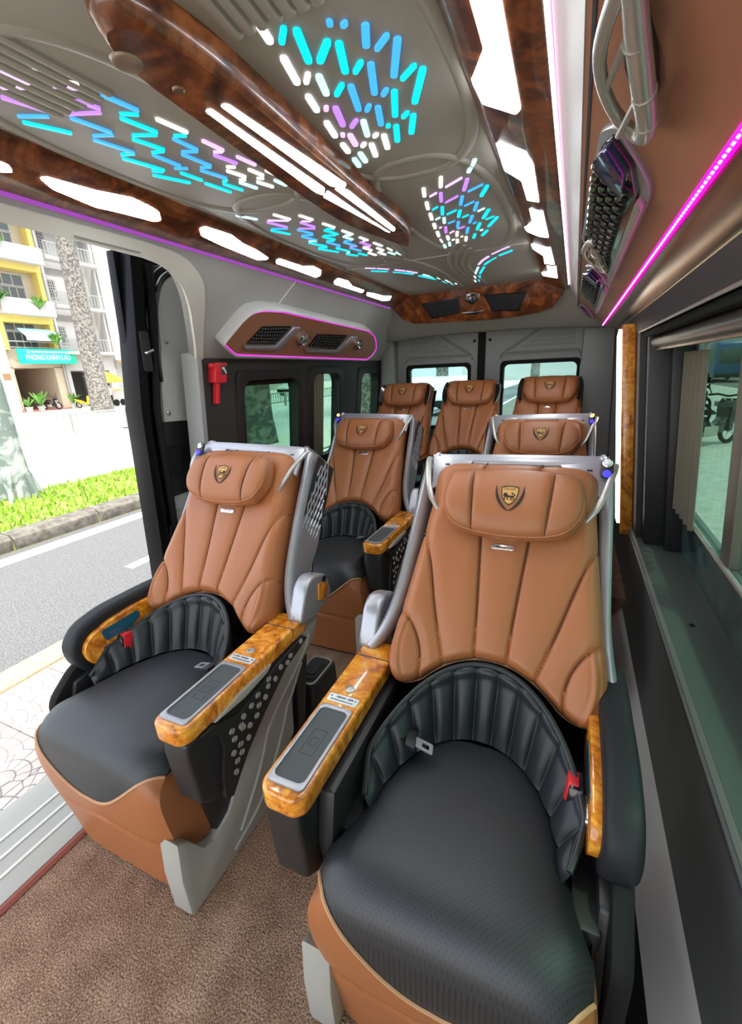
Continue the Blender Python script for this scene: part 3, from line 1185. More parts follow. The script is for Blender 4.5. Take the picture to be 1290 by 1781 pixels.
def lumbar_rim_mb():
    pts = []
    for i in range(70):
        g = math.radians(2 + 176 * i / 69)
        c, s = math.cos(g), math.sin(g)
        en = min(1, .18 + max(0, s) / .34)
        z = .444 + .022 * en + .118 * max(0, s) ** 1.4
        pts.append((c * (LUM['ri'][0] + (LUM['ro'][0] - LUM['ri'][0]) * en) * .985, LUM['cy'] + s * LUM['ro'][1] * .985, z))
    return MB().tube(pts, .006, 8)


def cushion_profile(t, q):
    """q: 0 back of the seat .. 1 foot of the skirt;  t: -1..1 across"""
    prof = [(.352, .428), (.30, .436), (.20, .444), (.10, .449), (.05, .447), (.015, .436), (-.012, .412), (-.024, .375),
            (-.026, .33), (-.022, .27), (-.012, .20), (.004, .10), (.016, .012)]
    f = q * (len(prof) - 1)
    i = min(int(f), len(prof) - 2)
    w = f - i
    p0, p1, p2, p3 = (prof[max(i - 1, 0)], prof[i], prof[i + 1], prof[min(i + 2, len(prof) - 1)])

    def cr(a, b, c, d):
        return .5 * (2 * b + (c - a) * w + (2 * a - 5 * b + 4 * c - d) * w * w + (3 * b - a - 3 * c + d) * w ** 3)
    y = cr(p0[0], p1[0], p2[0], p3[0])
    z = cr(p0[1], p1[1], p2[1], p3[1])
    at = abs(t)
    if y > .13 and q < .5:
        half = .186 * math.sqrt(max(.02, 1 - ((y - .13) / .262) ** 2))
    else:
        half = .212
        if q < .5:
            k = min(1, max(0, (.13 - y) / .08))
            half = .186 + (.212 - .186) * k
        else:
            half = .214 + .012 * math.sin(min(1, (q - .5) * 2) * PI)
    front = min(1, max(0, (.10 - y) / .10)) if q < .55 else 1
    y += front * .022 * at ** 6
    z -= (.018 * at ** 3 + .032 * at ** 10) * (1 if q < .5 else max(0, 1 - (q - .5) * 4))
    return (t * half, y, z)


def cushion_q(t):
    """where the black top gives way to the tan skirt"""
    a = abs(t)
    return .735 - .30 * a ** 1.7 + .02 * math.sin(a * PI)


def cushion_mbs():
    ts = np.linspace(-1, 1, 61)
    top = [[cushion_profile(t, cushion_q(t) * (i / 70)) for t in ts] for i in range(71)]
    sk = []
    for i in range(41):
        row = []
        for t in ts:
            q0 = cushion_q(t)
            q = q0 + (1 - q0) * i / 40
            x, y, z = cushion_profile(t, q)
            d = abs(z - .205)
            y += .006 * math.exp(-(d / .006) ** 2)
            row.append((x, y, z))
        sk.append(row)
    pipe = [cushion_profile(t, cushion_q(t)) for t in ts]
    pipe = [(p[0], p[1] - .0015, p[2] + .0015) for p in pipe]

    def sides(rows):
        out = MB().grid(rows)
        for k in (0, -1):
            edge = [r[k] for r in rows]
            inner = [(p[0] * .985, max(p[1], .04) + .012, min(p[2], .36) - .05 if p[2] > .3 else p[2]) for p in edge]
            out.grid([edge, inner])
        return out
    # skirt side returns run back to the base
    skm = MB().grid(sk)
    for k in (0, -1):
        edge = [r[k] for r in sk]
        skm.grid([edge, [(p[0] * 1.0, .20, p[2]) for p in edge]])
    return sides(top), skm, MB().tube(pipe, .0032, 6)


def frame_path(off):
    """inverted U of the silver shell in back-plane coordinates"""
    raw = [(-.300, .030), (-.272, .080), (-.250, .160), (-.238, .30), (-.226, .500), (-.205, .532), (-.175, .540),
           (.168, .548), (.200, .542), (.214, .512), (.222, .30), (.228, .170), (.240, .085), (.252, .030)]
    pts = smooth_line([(p[0], p[1]) for p in raw], 5)
    out = []
    k = len(pts)
    for i in range(k):
        t = pts[min(i + 1, k - 1)] - pts[max(i - 1, 0)]
        t = t / (np.hypot(*t) + 1e-9)
        nrm = np.array([t[1], -t[0]])     # towards the inside
        out.append(pts[i] + nrm * off)
    return out


def frame_mb():
    prof = [(-.003, -.125), (-.004, -.02), (-.001, .004), (.006, .010), (.018, .007), (.026, -.006), (.026, -.060)]
    paths = [(frame_path(o), h) for o, h in prof]
    k = len(paths[0][0])
    P = []
    for i in range(k):
        f = i / (k - 1)
        top = 1.0 if 5 / 13 * .9 < f < .62 else 0.0
        row = []
        ends = min(1, .25 + .75 * min(i, k - 1 - i) / 14)
        for (pp, h), (o, _) in zip(paths, prof):
            a, v = pp[i]
            h = h * ends if h < 0 else h
            if top and o > 0:
                v -= .010
            row.append(BP(a, v, h))
        P.append(row)
    return MB().grid(P)


def shell_back_mb():
    """the moulded back of the seat"""
    P = []
    for i in range(15):
        v = .02 + (.535 - .02) * i / 14
        e = .222 + .07 * max(0, 1 - v / .12) ** 2
        P.append([BP(e * x, v, -.060 - .065 * (1 - abs(x) ** 3)) for x in np.linspace(-1, 1, 17)])
    mb = MB().grid(P)
    low = [BP(.25 * x, .02, -.06 - .065 * (1 - abs(x) ** 3)) for x in np.linspace(-1, 1, 17)]
    mb.grid([low, [(p[0], p[1] - .02, .16) for p in low], [(p[0], p[1] - .05, .02) for p in low]])
    return mb


def lattice_mb():
    """criss-cross ribs on the outer flank of the shell (aisle side)"""
    mb = MB()

    def fl(v, h, d):
        e = frame_path_at(v)
        return BP(-(e + .004 + d), v, h)

    def frame_path_at(v):
        return .2365 if v > .28 else .2365 + .045 * ((.28 - v) / .28) ** 2
    for sgn in (-1, 1):
        for k in range(-2, 9):
            seg = []
            for i in range(25):
                v = .05 + .47 * i / 24
                h = -.118 + ((sgn * (v - .27) * .30) + k * .018)
                wid = .052 * max(0, 1 - ((v - .29) / .24) ** 2) ** .5
                if abs(h + .066) < wid:
                    seg.append(fl(v, h, .001))
            if len(seg) > 2:
                mb.tube(seg, .0019, 5)
    return mb


def flank_mb():
    P = []
    for i in range(13):
        v = .03 + .49 * i / 12
        e = .2365 if v > .28 else .2365 + .045 * ((.28 - v) / .28) ** 2
        P.append([BP(-(e + .0035), v, h) for h in (-.012, -.05, -.09, -.124)])
    return MB().grid(P)


def xs(a0, a1):
    """frame for outlines given in (y, z) swept across the seat"""
    return lambda y, z, d: (a0 + (a1 - a0) * d, y, z)


def arm_cap_poly(y0, y1, half, front_r):
    pts = [(-half, y1), (-half, y0 + front_r)]
    for i in range(1, 8):
        g = PI + PI / 2 * i / 8
        pts.append((-half + front_r + front_r * math.cos(g), y0 + front_r + front_r * math.sin(g)))
    for i in range(0, 8):
        g = 1.5 * PI + PI / 2 * i / 8
        pts.append((half - front_r + front_r * math.cos(g), y0 + front_r + front_r * math.sin(g)))
    pts += [(half, y0 + front_r), (half, y1)]
    return pts


ARM_A, ARM_Z = -.2685, .550       # middle and top of the aisle-side arm
GREY_OUT = [(-.004, .232), (-.012, .130), (-.008, .020), (.0, .006), (.130, .005), (.265, .005), (.437, .144), (.458, .400), (.530, .505), (.520, .545),
            (.481, .545), (.359, .474), (.270, .369), (.241, .304), (.213, .239), (.147, .154), (.088, .132), (.057, .147), (.024, .212)]
PERF_OUT = [(0.052, 0.506), (0.09, 0.504), (0.163, 0.47), (0.242, 0.485), (0.331, 0.5), (0.438, 0.506), (0.455, 0.49), (0.345, 0.462), (0.245, 0.405), (0.176, 0.357), (0.136, 0.319), (0.107, 0.287), (0.085, 0.305), (0.09, 0.368), (0.106, 0.425), (0.102, 0.465)]
FEATHER = [(.092, .508), (.174, .520), (.291, .516), (.273, .504), (.186, .498)]
HOLES = [(0.422, 0.498), (0.369, 0.487), (0.324, 0.483), (0.354, 0.476), (0.273, 0.484), (0.298, 0.466), (0.268, 0.467), (0.228, 0.472), (0.253, 0.446), (0.202, 0.462), (0.227, 0.443), (0.173, 0.456), (0.215, 0.422), (0.161, 0.44), (0.188, 0.417), (0.132, 0.45), (0.166, 0.43), (0.178, 0.39), (0.136, 0.425), (0.151, 0.396), (0.127, 0.393), (0.151, 0.373), (0.134, 0.364), (0.125, 0.34)]


def off_y(pts):
    return pts


def lean(a0, a1):
    """like xs, but leaning in towards the floor as the seat side does"""
    return lambda y, z, d: (a0 + (a1 - a0) * d + .062 * min(1, max(0, (.46 - z) / .2)), y, z)


def build_captain_seat(s):
    """s=+1: aisle on the left when looking rearwards; s=-1: mirrored"""
    root = thing('passenger_seat', '', 'seat')
    fl = (lambda p: (s * p[0], p[1], p[2]))

    def add(name, mb, mat, under=None, label=None, **kw):
        return part(name, mb, mat, root, under, label, flip=fl, **kw)
    bo_ = add('backrest', backrest_mb(), M['brown'], angle=60)
    for q in SEAM_MBS:
        add('seam', q, M['seam'], bo_)
    add('arch_piping', arch_piping_mb(), M['piping'])
    hr = add('headrest', headrest_mb(), [M['brown'], M['brown_perf']], angle=70)
    o = add('piping', hr_piping_mb(), M['brown'], hr)
    for q in (-1, 1):
        add('seam', hr_seam_mb(q), M['seam'], hr)
    for q in emblem_parts(root, s, hr):
        if s < 0:
            for v in q.data.vertices:
                v.co.x = -v.co.x
    add('lumbar_cushion', lumbar_mb(), M['black'], angle=180)
    add('lumbar_rim', lumbar_rim_mb(), M['black'])
    top, sk, pipe = cushion_mbs()
    add('seat_cushion', top, M['black_perf'], angle=60)
    add('seat_skirt', sk, M['brown'], angle=60, label='cognac leather skirt below the black cushion')
    add('skirt_piping', pipe, M['piping'])
    # little plate below the headrest
    b = MB()
    out = rr(-.026, .026, -.0065, .0065, .006, 5)
    b.prism(out, lambda a, c, d: BP(a + .0, .302 + c, .041 + d), 0, .006)
    pl = add('name_plate', b, M['chrome'], bevel=.0015)
    vs, fs = text_geo('DCAR', .0085)
    tm = MB().add([BP(s * vx * 1.25, .302 + vy, .0476) for vx, vy in vs], fs)
    add('lettering', tm, M['ink'], pl, recalc=False)
    # shell
    fr = add('silver_shell', frame_mb(), M['silver'], angle=50, label='satin silver shell around the backrest')
    add('shell_back', shell_back_mb(), M['plastic'])
    add('shell_flank', flank_mb(), M['plastic'])
    la = add('lattice_ribs', lattice_mb(), M['silver'])
    la['kind'] = 'stuff'
    # silver horns that carry the headrest
    for q in (-1, 1):
        br = MB()
        pts = [BP(q * .216, .525, .012), BP(q * .212, .50, .028), BP(q * .200, .455, .046), BP(q * .182, .405, .050), BP(q * .160, .375, .036)]
        br.tube([tuple(p) for p in smooth_line(pts, 5)], [.008] * 6 + [.0075] * 6 + [.007] * 4 + [.006] * 5, 8, flat=.7)
        add('headrest_bracket', br, M['pale_metal'])
        gus = MB()
        gus.prism([(q * .205, .532), (q * .100, .520), (q * .135, .480), (q * .196, .440)] if q > 0 else
                  [(q * .205, .532), (q * .196, .440), (q * .135, .480), (q * .100, .520)], lambda a, v, d: BP(a, v, d), .006, .016)
        g = add('gusset_plate', gus, M['silver'], bevel=.002)
        sl = MB()
        for k in range(3):
            sl.box(-.006, .006, -.002, .002, 0, .001, fr=lambda a, v, d, k=k: BP(q * (.165 - .016 * k) + a, .508 - .006 * k + v, .0162 + d))
        add('slot', sl, M['plastic'], g)
    # reading lamp and button on the window side
    lp = MB().prism(rr(-.013, .013, -.024, .024, .0125, 6), lambda a, v, d: BP(.198 + a, .508 + v, .028 + d), 0, .008)
    lamp = add('lamp_pod', lp, M['plastic'], bevel=.002)
    hl = MB().lathe([(.0105, 0), (.0105, .004), (.008, .006), (.006, .005)], 18, BP(.198, .519, .036), (0, -CB, SB))
    add('lamp_rim', hl, M['chrome'], lamp)
    ld = MB().lathe([(.0070, 0), (.0070, .0022), (.004, .0038)], 14, BP(.198, .519, .0408), (0, -CB, SB))
    add('lamp_lens', ld, M['white'], lamp)
    bb = MB().lathe([(.0085, 0), (.0085, .003), (.006, .005)], 18, BP(.198, .494, .036), (0, -CB, SB))
    add('call_button', bb, M['blue_light'], lamp, label='glowing blue button')
    # aisle-side armrest
    a0 = ARM_A
    cap = MB().prism(arm_cap_poly(.012, .465, .0445, .028), lambda a, y, d: (a0 + a, y, d), .508, ARM_Z)
    cap_o = add('armrest_top', cap, M['wood'], bevel=.008, seg=3, label='glossy orange burl armrest top')
    jt = MB().box(a0 - .045, a0 + .045, .396, .3985, ARM_Z - .03, ARM_Z + .0008)
    add('joint', jt, M['ink'], cap_o)
    rim = MB().ring(rr(-.036, .036, .030, .222, .010, 5), rr(-.030, .030, .042, .212, .012, 5), lambda a, y, d: (a0 + a, y, d), ARM_Z - .004, ARM_Z + .004)
    rim_o = add('phone_tray', rim, M['silver'], bevel=.0012, label='silver rimmed phone tray')
    add('tray_mat', MB().prism(rr(-.031, .031, .041, .213, .012, 5), lambda a, y, d: (a0 + a, y, d), ARM_Z - .003, ARM_Z + .0012), M['tray'], rim_o)
    mk = MB()
    for (x0, x1, y0, y1) in ((-.014, .014, .098, .0992), (-.014, .014, .157, .1582), (-.014, -.0128, .098, .158), (.0128, .014, .098, .158),
                             (-.007, -.0055, .118, .138), (.0055, .007, .118, .138), (-.007, .007, .1370, .1382), (-.004, .004, .118, .1192)):
        mk.box(a0 + x0, a0 + x1, y0, y1, ARM_Z + .001, ARM_Z + .0015)
    add('charging_mark', mk, M['plastic'], rim_o)
    lb = MB().prism(rr(-.034, .034, .234, .256, .003, 3), lambda a, y, d: (a0 + a, y, d), ARM_Z - .001, ARM_Z + .0012)
    lb_o = add('arm_plate', lb, M['label'])
    dash = MB()
    rnd = random.Random(5)
    x = -.029
    while x < .027:
        w = rnd.uniform(.0016, .0034)
        if rnd.random() < .85:
            dash.box(a0 + x, a0 + x + w, .2465, .2515, ARM_Z + .001, ARM_Z + .0016)
        x += w + .0014
    x = -.026
    while x < .025:
        w = rnd.uniform(.001, .0024)
        dash.box(a0 + x, a0 + x + w, .2385, .2415, ARM_Z + .001, ARM_Z + .0016)
        x += w + .0010
    dm = add('plate_marks', dash, M['ink'], lb_o)
    kb = MB().lathe([(.0105, 0), (.0105, .003), (.008, .004), (.0075, .0025)], 20, (a0, .278, ARM_Z - .001))
    add('round_button', kb, M['pale_metal'])
    # black arm box
    box = MB().prism([(.022, .508), (.020, .47), (.030, .345), (.062, .318), (.135, .318), (.36, .49), (.465, .508)], xs(a0 - .040, a0 + .030), 0, 1)
    add('arm_box', box, M['plastic'], bevel=.010, seg=3)
    # grey structural side, perforated panel, feather
    gp = MB().prism(off_y(GREY_OUT), xs(-.308, -.268), 0, 1)
    gp_o = add('side_panel', gp, M['panel_grey'], bevel=.004)
    bm = bmesh.new()
    bm.from_mesh(gp_o.data)
    for zc in (.26, .36, .46):
        bmesh.ops.bisect_plane(bm, geom=bm.verts[:] + bm.edges[:] + bm.faces[:], plane_co=(0, 0, zc), plane_no=(0, 0, 1))
    for v in bm.verts:
        v.co.x += s * .062 * min(1, max(0, (.46 - v.co.z) / .2))
    bm.to_mesh(gp_o.data)
    bm.free()
    for pts in ([(.17, .06), (.27, .17), (.36, .32), (.43, .41), (.475, .49)], [(.14, .03), (.26, .07), (.36, .17), (.425, .28), (.450, .40)]):
        add('moulded_rib', MB().tube([lean(-.308, -.3)(y, z, 0) for y, z in smooth_line(pts, 6)], .0045, 6), M['panel_grey'], gp_o)
    foot = MB().prism([(-.004, .235), (-.012, .13), (-.008, .010), (.046, .008), (.040, .13), (.024, .215)], lean(-.306, -.250), 0, 1)
    add('side_foot', foot, M['panel_grey'], bevel=.005)
    pp = MB().prism(off_y(PERF_OUT), xs(-.3175, -.306), 0, 1)
    pp_o = add('perforated_panel', pp, M['plastic'], bevel=.0015)
    hh = MB()
    for i, (y, z) in enumerate(HOLES):
        for q in (0, 1):
            gm = 2.6 + PI * q + .35 * math.sin(i * 2.1)
            cy, cz = y + .0018 * math.cos(gm), z + .0018 * math.sin(gm)
            hh.prism([(cy + .0068 * math.cos(gm - PI / 2 + PI * k / 6), cz + .0068 * math.sin(gm - PI / 2 + PI * k / 6))
                      for k in range(7)], xs(-.3188, -.3170), 0, 1)
    ho = add('cutouts', hh, M['panel_grey'], pp_o, label='half-moon cutouts showing the grey behind')
    ho['kind'] = 'stuff'
    add('side_feather', MB().prism(off_y(FEATHER), xs(-.3185, -.306), 0, 1), M['panel_grey'], bevel=.002)
    # silver wedge joining arm and shell, burl inset with a switch
    wd = MB().prism(round_poly([(.428, .546), (.434, .572), (.468, .640), (.505, .660), (.580, .635), (.605, .56), (.50, .525)], .022, 3), xs(-.322, -.276), 0, 1)
    wd_o = add('shell_wedge', wd, M['silver'], bevel=.010, seg=3)
    add('burl_inset', MB().prism([(.520, .575), (.526, .622), (.566, .622), (.580, .590), (.555, .558)], xs(-.3245, -.314), 0, 1), M['wood'], wd_o, bevel=.002)
    add('switch', MB().lathe([(.010, 0), (.010, .003), (.007, .004)], 14, (-.3245, .556, .628), (-1, 0, 0)), M['gloss'], wd_o)
    # base under the cushion
    bs = MB().box(-.225, .225, .10, .50, .015, .40)
    add('seat_base', bs, M['plastic'], bevel=.01)
    sl = MB().prism([(.075, .30), (.065, .40), (.085, .500), (.47, .505), (.56, .34), (.50, .06), (.12, .06)], xs(-.238, -.205), 0, 1)
    add('inner_side', sl, M['plastic'], bevel=.008)
    add('side_valance', MB().prism(round_poly([(.06, .03), (.06, .40), (.14, .47), (.50, .47), (.54, .05)], .03), xs(.230, .262), 0, 1), M['rubber'], bevel=.012)
    sl2 = MB().prism([(.08, .30), (.12, .43), (.47, .50), (.56, .34), (.50, .06), (.12, .06)], xs(.216, .250), 0, 1)
    add('outer_side', sl2, M['plastic'], bevel=.008)
    # window-side arm: padded rest with a burl control plate on its inner face
    pad = [(.520, .585), (.400, .592), (.245, .592), (.165, .574), (.128, .530), (.135, .470), (.185, .405), (.300, .395), (.47, .40)]
    pd = add('armrest_pad', MB().prism(round_poly(pad, .03), xs(.212, .266), 0, 1), M['matte_black'], bevel=.016, seg=3)
    st = [(.212 + .002, y, z) for y, z in smooth_line([(.47, .577), (.36, .582), (.25, .580), (.18, .562), (.147, .527), (.152, .475)], 5)]
    add('seam', MB().tube(st, .0014, 5), M['ink'], pd)
    wo = [(.450, .560), (.330, .566), (.235, .560), (.175, .542), (.152, .515), (.160, .470), (.200, .438), (.300, .448), (.450, .49)]
    cp = add('control_plate', MB().prism(round_poly(wo, .02), xs(.196, .214), 0, 1), M['wood'], bevel=.004, label='burl control plate on the inner arm')
    ol = round_poly([(.205, .545), (.325, .548), (.330, .525), (.290, .508), (.215, .508)], .01)
    add('touch_screen', MB().prism(ol, xs(.1945, .197), 0, 1), M['oled'], cp)
    usb = add('usb_port', MB().prism(rr(.200, .252, .463, .497, .008, 4), xs(.1935, .197), 0, 1), M['chrome'], cp)
    add('socket', MB().prism(rr(.205, .247, .468, .492, .006, 4), xs(.1925, .197), 0, 1), M['gloss'], cp)
    add('socket_pin', MB().box(.1915, .197, .216, .238, .475, .485), M['white'], cp)
    # belt buckle and tongue
    bk = MB().box(-.011, .011, -.020, .020, -.030, .032, fr=lambda x, y, z: (.176 + x + z * .1, .255 + y + z * .2, .478 + z))
    bo = add('belt_buckle', bk, M['gloss'], bevel=.004)
    add('release_button', MB().box(-.0135, .004, -.0145, .0145, -.014, .0345, fr=lambda x, y, z: (.176 + x + z * .1, .255 + y + z * .2, .478 + z)), M['red'], bo, bevel=.002, label='red release button')
    stp = [(-.200, .31, .38), (-.185, .305, .44), (-.165, .292, .470), (-.140, .280, .474)]
    add('belt_strap', MB().grid([[(p[0] - .004, p[1] - .020, p[2]), (p[0] + .004, p[1] + .020, p[2] + .004)] for p in smooth_line(stp, 5)]), M['rubber'])
    fr2 = (lambda x, y, z: (-.140 + x * .97 - y * .2, .276 - x * .10 + y * .97, .466 + z + x * -.12))
    tg = add('belt_tongue', MB().box(0, .022, -.024, .024, 0, .012, fr=fr2), M['plastic'], bevel=.003)
    add('latch_plate', MB().ring(rr(.020, .060, -.0125, .0125, .003, 3), rr(.036, .052, -.006, .006, .002, 3), lambda a, b, d: fr2(a, b, d), .004, .0065), M['silver'], tg)
    return root


seat_right = build_captain_seat(1)
seat_right.location = (-.113, .40, 0)
seat_right['label'] = 'nearest cognac and black leather seat beside the right window'
seat_left = build_captain_seat(-1)
seat_left.location = (-.945, .435, 0)
seat_left['label'] = 'cognac and black leather seat standing in the open doorway'
second_right = copy_tree(seat_right)
second_right.location = (-.113, 1.40, 0)
second_right['label'] = 'tan leather seat mostly hidden behind the nearest right seat'
second_left = copy_tree(seat_left)
second_left.location = (-.945, 1.435, 0)
second_left['label'] = 'tan leather seat in the second row beside the left windows'
for q in (seat_right, seat_left, second_right, second_left):
    q['group'] = 'reclining cabin seats with burl armrests'
for root_ in (second_right, second_left):      # these two have the reading lamp lit
    for ch in root_.children:
        if ch.name.startswith('lamp_pod'):
            for g in ch.children:
                if g.name.startswith('lamp_lens'):
                    g.data = g.data.copy()
                    g.data.materials.clear()
                    g.data.materials.append(M['lamp_warm'])
                    g['label'] = 'lit warm reading lamp lens'


def build_rear_seat():
    root = thing('passenger_seat', '', 'seat')

    def add(name, mb, mat, under=None, label=None, **kw):
        return part(name, mb, mat, root, under, label, **kw)
    bo_ = add('backrest', backrest_mb(110, 120), M['brown'], angle=60)
    for q in SEAM_MBS:
        add('seam', q, M['seam'], bo_)
    hr = add('headrest', headrest_mb(), [M['brown'], M['brown']], angle=70)
    add('piping', hr_piping_mb(), M['brown'], hr)
    for q in (-1, 1):
        add('seam', hr_seam_mb(q), M['seam'], hr)
    for q in emblem_parts(root, 1, hr):
        pass
    add('lumbar_cushion', lumbar_mb(130, 14, 11), M['black'], angle=80)
    top, sk, pipe = cushion_mbs()
    add('seat_cushion', top, M['black_perf'], angle=60)
    add('seat_skirt', sk, M['brown'], angle=60)
    b = MB().prism(rr(-.022, .022, -.0055, .0055, .005, 5), lambda a, c, d: BP(a, .302 + c, .041 + d), 0, .006)
    add('name_plate', b, M['chrome'], bevel=.001)
    for q in (-1, 1):
        w = MB()
        P = []
        for i in range(11):
            g = -1.15 + 2.3 * i / 10
            P.append([hr_frame(q * (.142 + .030 * math.cos(g)), .078 * math.sin(g), -.034),
                      hr_frame(q * (.148 + .040 * math.cos(g)), .086 * math.sin(g), .002),
                      hr_frame(q * (.155 + .033 * math.cos(g)), .080 * math.sin(g), .012),
                      hr_frame(q * (.150 + .012 * math.cos(g)), .070 * math.sin(g), .004)])
        w.grid(P)
        add('headrest_wing', w, M['gloss'], label='glossy black headrest wing')
    add('seat_base', MB().box(-.205, .205, .06, .50, .012, .40), M['plastic'], bevel=.01)
    sb = MB()
    P = [[BP(.198 * x, v, -.055 - .03 * (1 - x * x)) for x in np.linspace(-1, 1, 9)] for v in np.linspace(-.06, .50, 8)]
    sb.grid(P)
    add('shell_back', sb, M['plastic'])
    for q in (-1, 1):
        arm = MB().prism(round_poly([(.10, .545), (.10, .50), (.16, .48), (.42, .50), (.46, .55)], .015), xs(q * .203, q * .224), 0, 1)
        ao = add('armrest', arm, M['plastic'], bevel=.008)
        add('burl_cap', MB().prism(arm_cap_poly(.095, .44, .0115, .010), lambda a, y, d: (q * .2135 + a, y, d), .545, .556), M['wood_dark'], ao, bevel=.004)
    return root


rear_mid = build_rear_seat()
rear_mid['label'] = 'back row cognac seat in the middle, in front of the black door post'
rear_mid.location = (-.575, 2.17, .155)
rear_left = copy_tree(rear_mid)
rear_left.location = (-1.005, 2.17, .150)
rear_left['label'] = 'back row cognac seat at the left, beside the left windows'
rear_right = copy_tree(rear_mid)
rear_right.location = (-.125, 2.15, .165)
rear_right['label'] = 'back row cognac seat at the right, below the right rear door window'
for q in (rear_mid, rear_left, rear_right):
    q['group'] = 'seats in the back row'
    q.scale = (.92, 1, 1)


# ================================================================ FITTINGS
STROKES_REAR = [
    (-0.374, 1.196, -0.388, 1.251, 'w'), (-0.395, 1.289, -0.407, 1.345, 'w'), (-0.412, 1.379, -0.423, 1.436, 'w'), (-0.428, 1.471, -0.437, 1.521, 'w'),
    (-0.441, 1.555, -0.451, 1.612, 'w'), (-0.456, 1.644, -0.459, 1.688, 'w'), (-0.462, 1.717, -0.468, 1.763, 'l'), (-0.319, 1.154, -0.336, 1.214, 'w'),
    (-0.345, 1.247, -0.36, 1.308, 'p'), (-0.368, 1.346, -0.384, 1.409, 'c'), (-0.387, 1.436, -0.399, 1.486, 'l'), (-0.405, 1.523, -0.42, 1.585, 'p'),
    (-0.425, 1.621, -0.433, 1.67, 'w'), (-0.438, 1.698, -0.448, 1.747, 'l'), (-0.231, 1.105, -0.259, 1.165, 'l'), (-0.267, 1.196, -0.291, 1.265, 'p'),
    (-0.302, 1.298, -0.321, 1.36, 'b'), (-0.331, 1.399, -0.349, 1.455, 'c'), (-0.358, 1.494, -0.375, 1.555, 'b'), (-0.385, 1.592, -0.398, 1.643, 'w'),
    (-0.405, 1.678, -0.417, 1.73, 'w'), (-0.232, 1.261, -0.26, 1.326, 'c'), (-0.276, 1.362, -0.297, 1.426, 'b'), (-0.31, 1.462, -0.331, 1.525, 'b'),
    (-0.345, 1.569, -0.362, 1.628, 'b'), (-0.372, 1.664, -0.384, 1.716, 'w'), (-0.258, 1.435, -0.288, 1.507, 'c'), (-0.303, 1.543, -0.325, 1.609, 'c'),
    (-0.339, 1.65, -0.354, 1.698, 'c'), (-0.247, 1.515, -0.287, 1.595, 'c'), (-0.296, 1.633, -0.323, 1.683, 'c'), (-0.377, 1.258, -0.353, 1.242, 'k'),
    (-0.326, 1.22, -0.277, 1.185, 'k'), (-0.353, 1.321, -0.311, 1.291, 'p'), (-0.284, 1.277, -0.241, 1.25, 'b'), (-0.399, 1.356, -0.378, 1.34, 'c'),
    (-0.373, 1.414, -0.34, 1.393, 'c'), (-0.314, 1.373, -0.283, 1.353, 'b'), (-0.414, 1.441, -0.396, 1.428, 'l'), (-0.39, 1.495, -0.366, 1.482, 'b'),
    (-0.34, 1.464, -0.318, 1.451, 'c'), (-0.29, 1.436, -0.267, 1.42, 'l'), (-0.411, 1.597, -0.392, 1.579, 'k'), (-0.377, 1.564, -0.352, 1.554, 'p'),
    (-0.324, 1.537, -0.311, 1.531, 'b'), (-0.282, 1.52, -0.255, 1.504, 'c'), (-0.424, 1.68, -0.413, 1.673, 'w'), (-0.389, 1.657, -0.38, 1.655, 'w'),
    (-0.319, 1.622, -0.307, 1.618, 'l'), (-0.426, 1.525, -0.416, 1.519, 'k'), (-0.258, 1.881, -0.294, 1.915, 'k'), (-0.297, 1.919, -0.337, 1.963, 'k'),
    (-0.352, 1.989, -0.384, 2.039, 'k'), (-0.386, 2.043, -0.416, 2.112, 'k'), (-0.426, 2.159, -0.47, 2.309, 'l'), (-0.477, 2.341, -0.504, 2.498, 'w'),
    (-0.257, 1.947, -0.315, 2.002, 'c'), (-0.329, 2.026, -0.359, 2.068, 'c'), (-0.361, 2.072, -0.394, 2.128, 'c'), (-0.402, 2.17, -0.447, 2.309, 'c'),
    (-0.456, 2.356, -0.488, 2.502, 'c'),
]
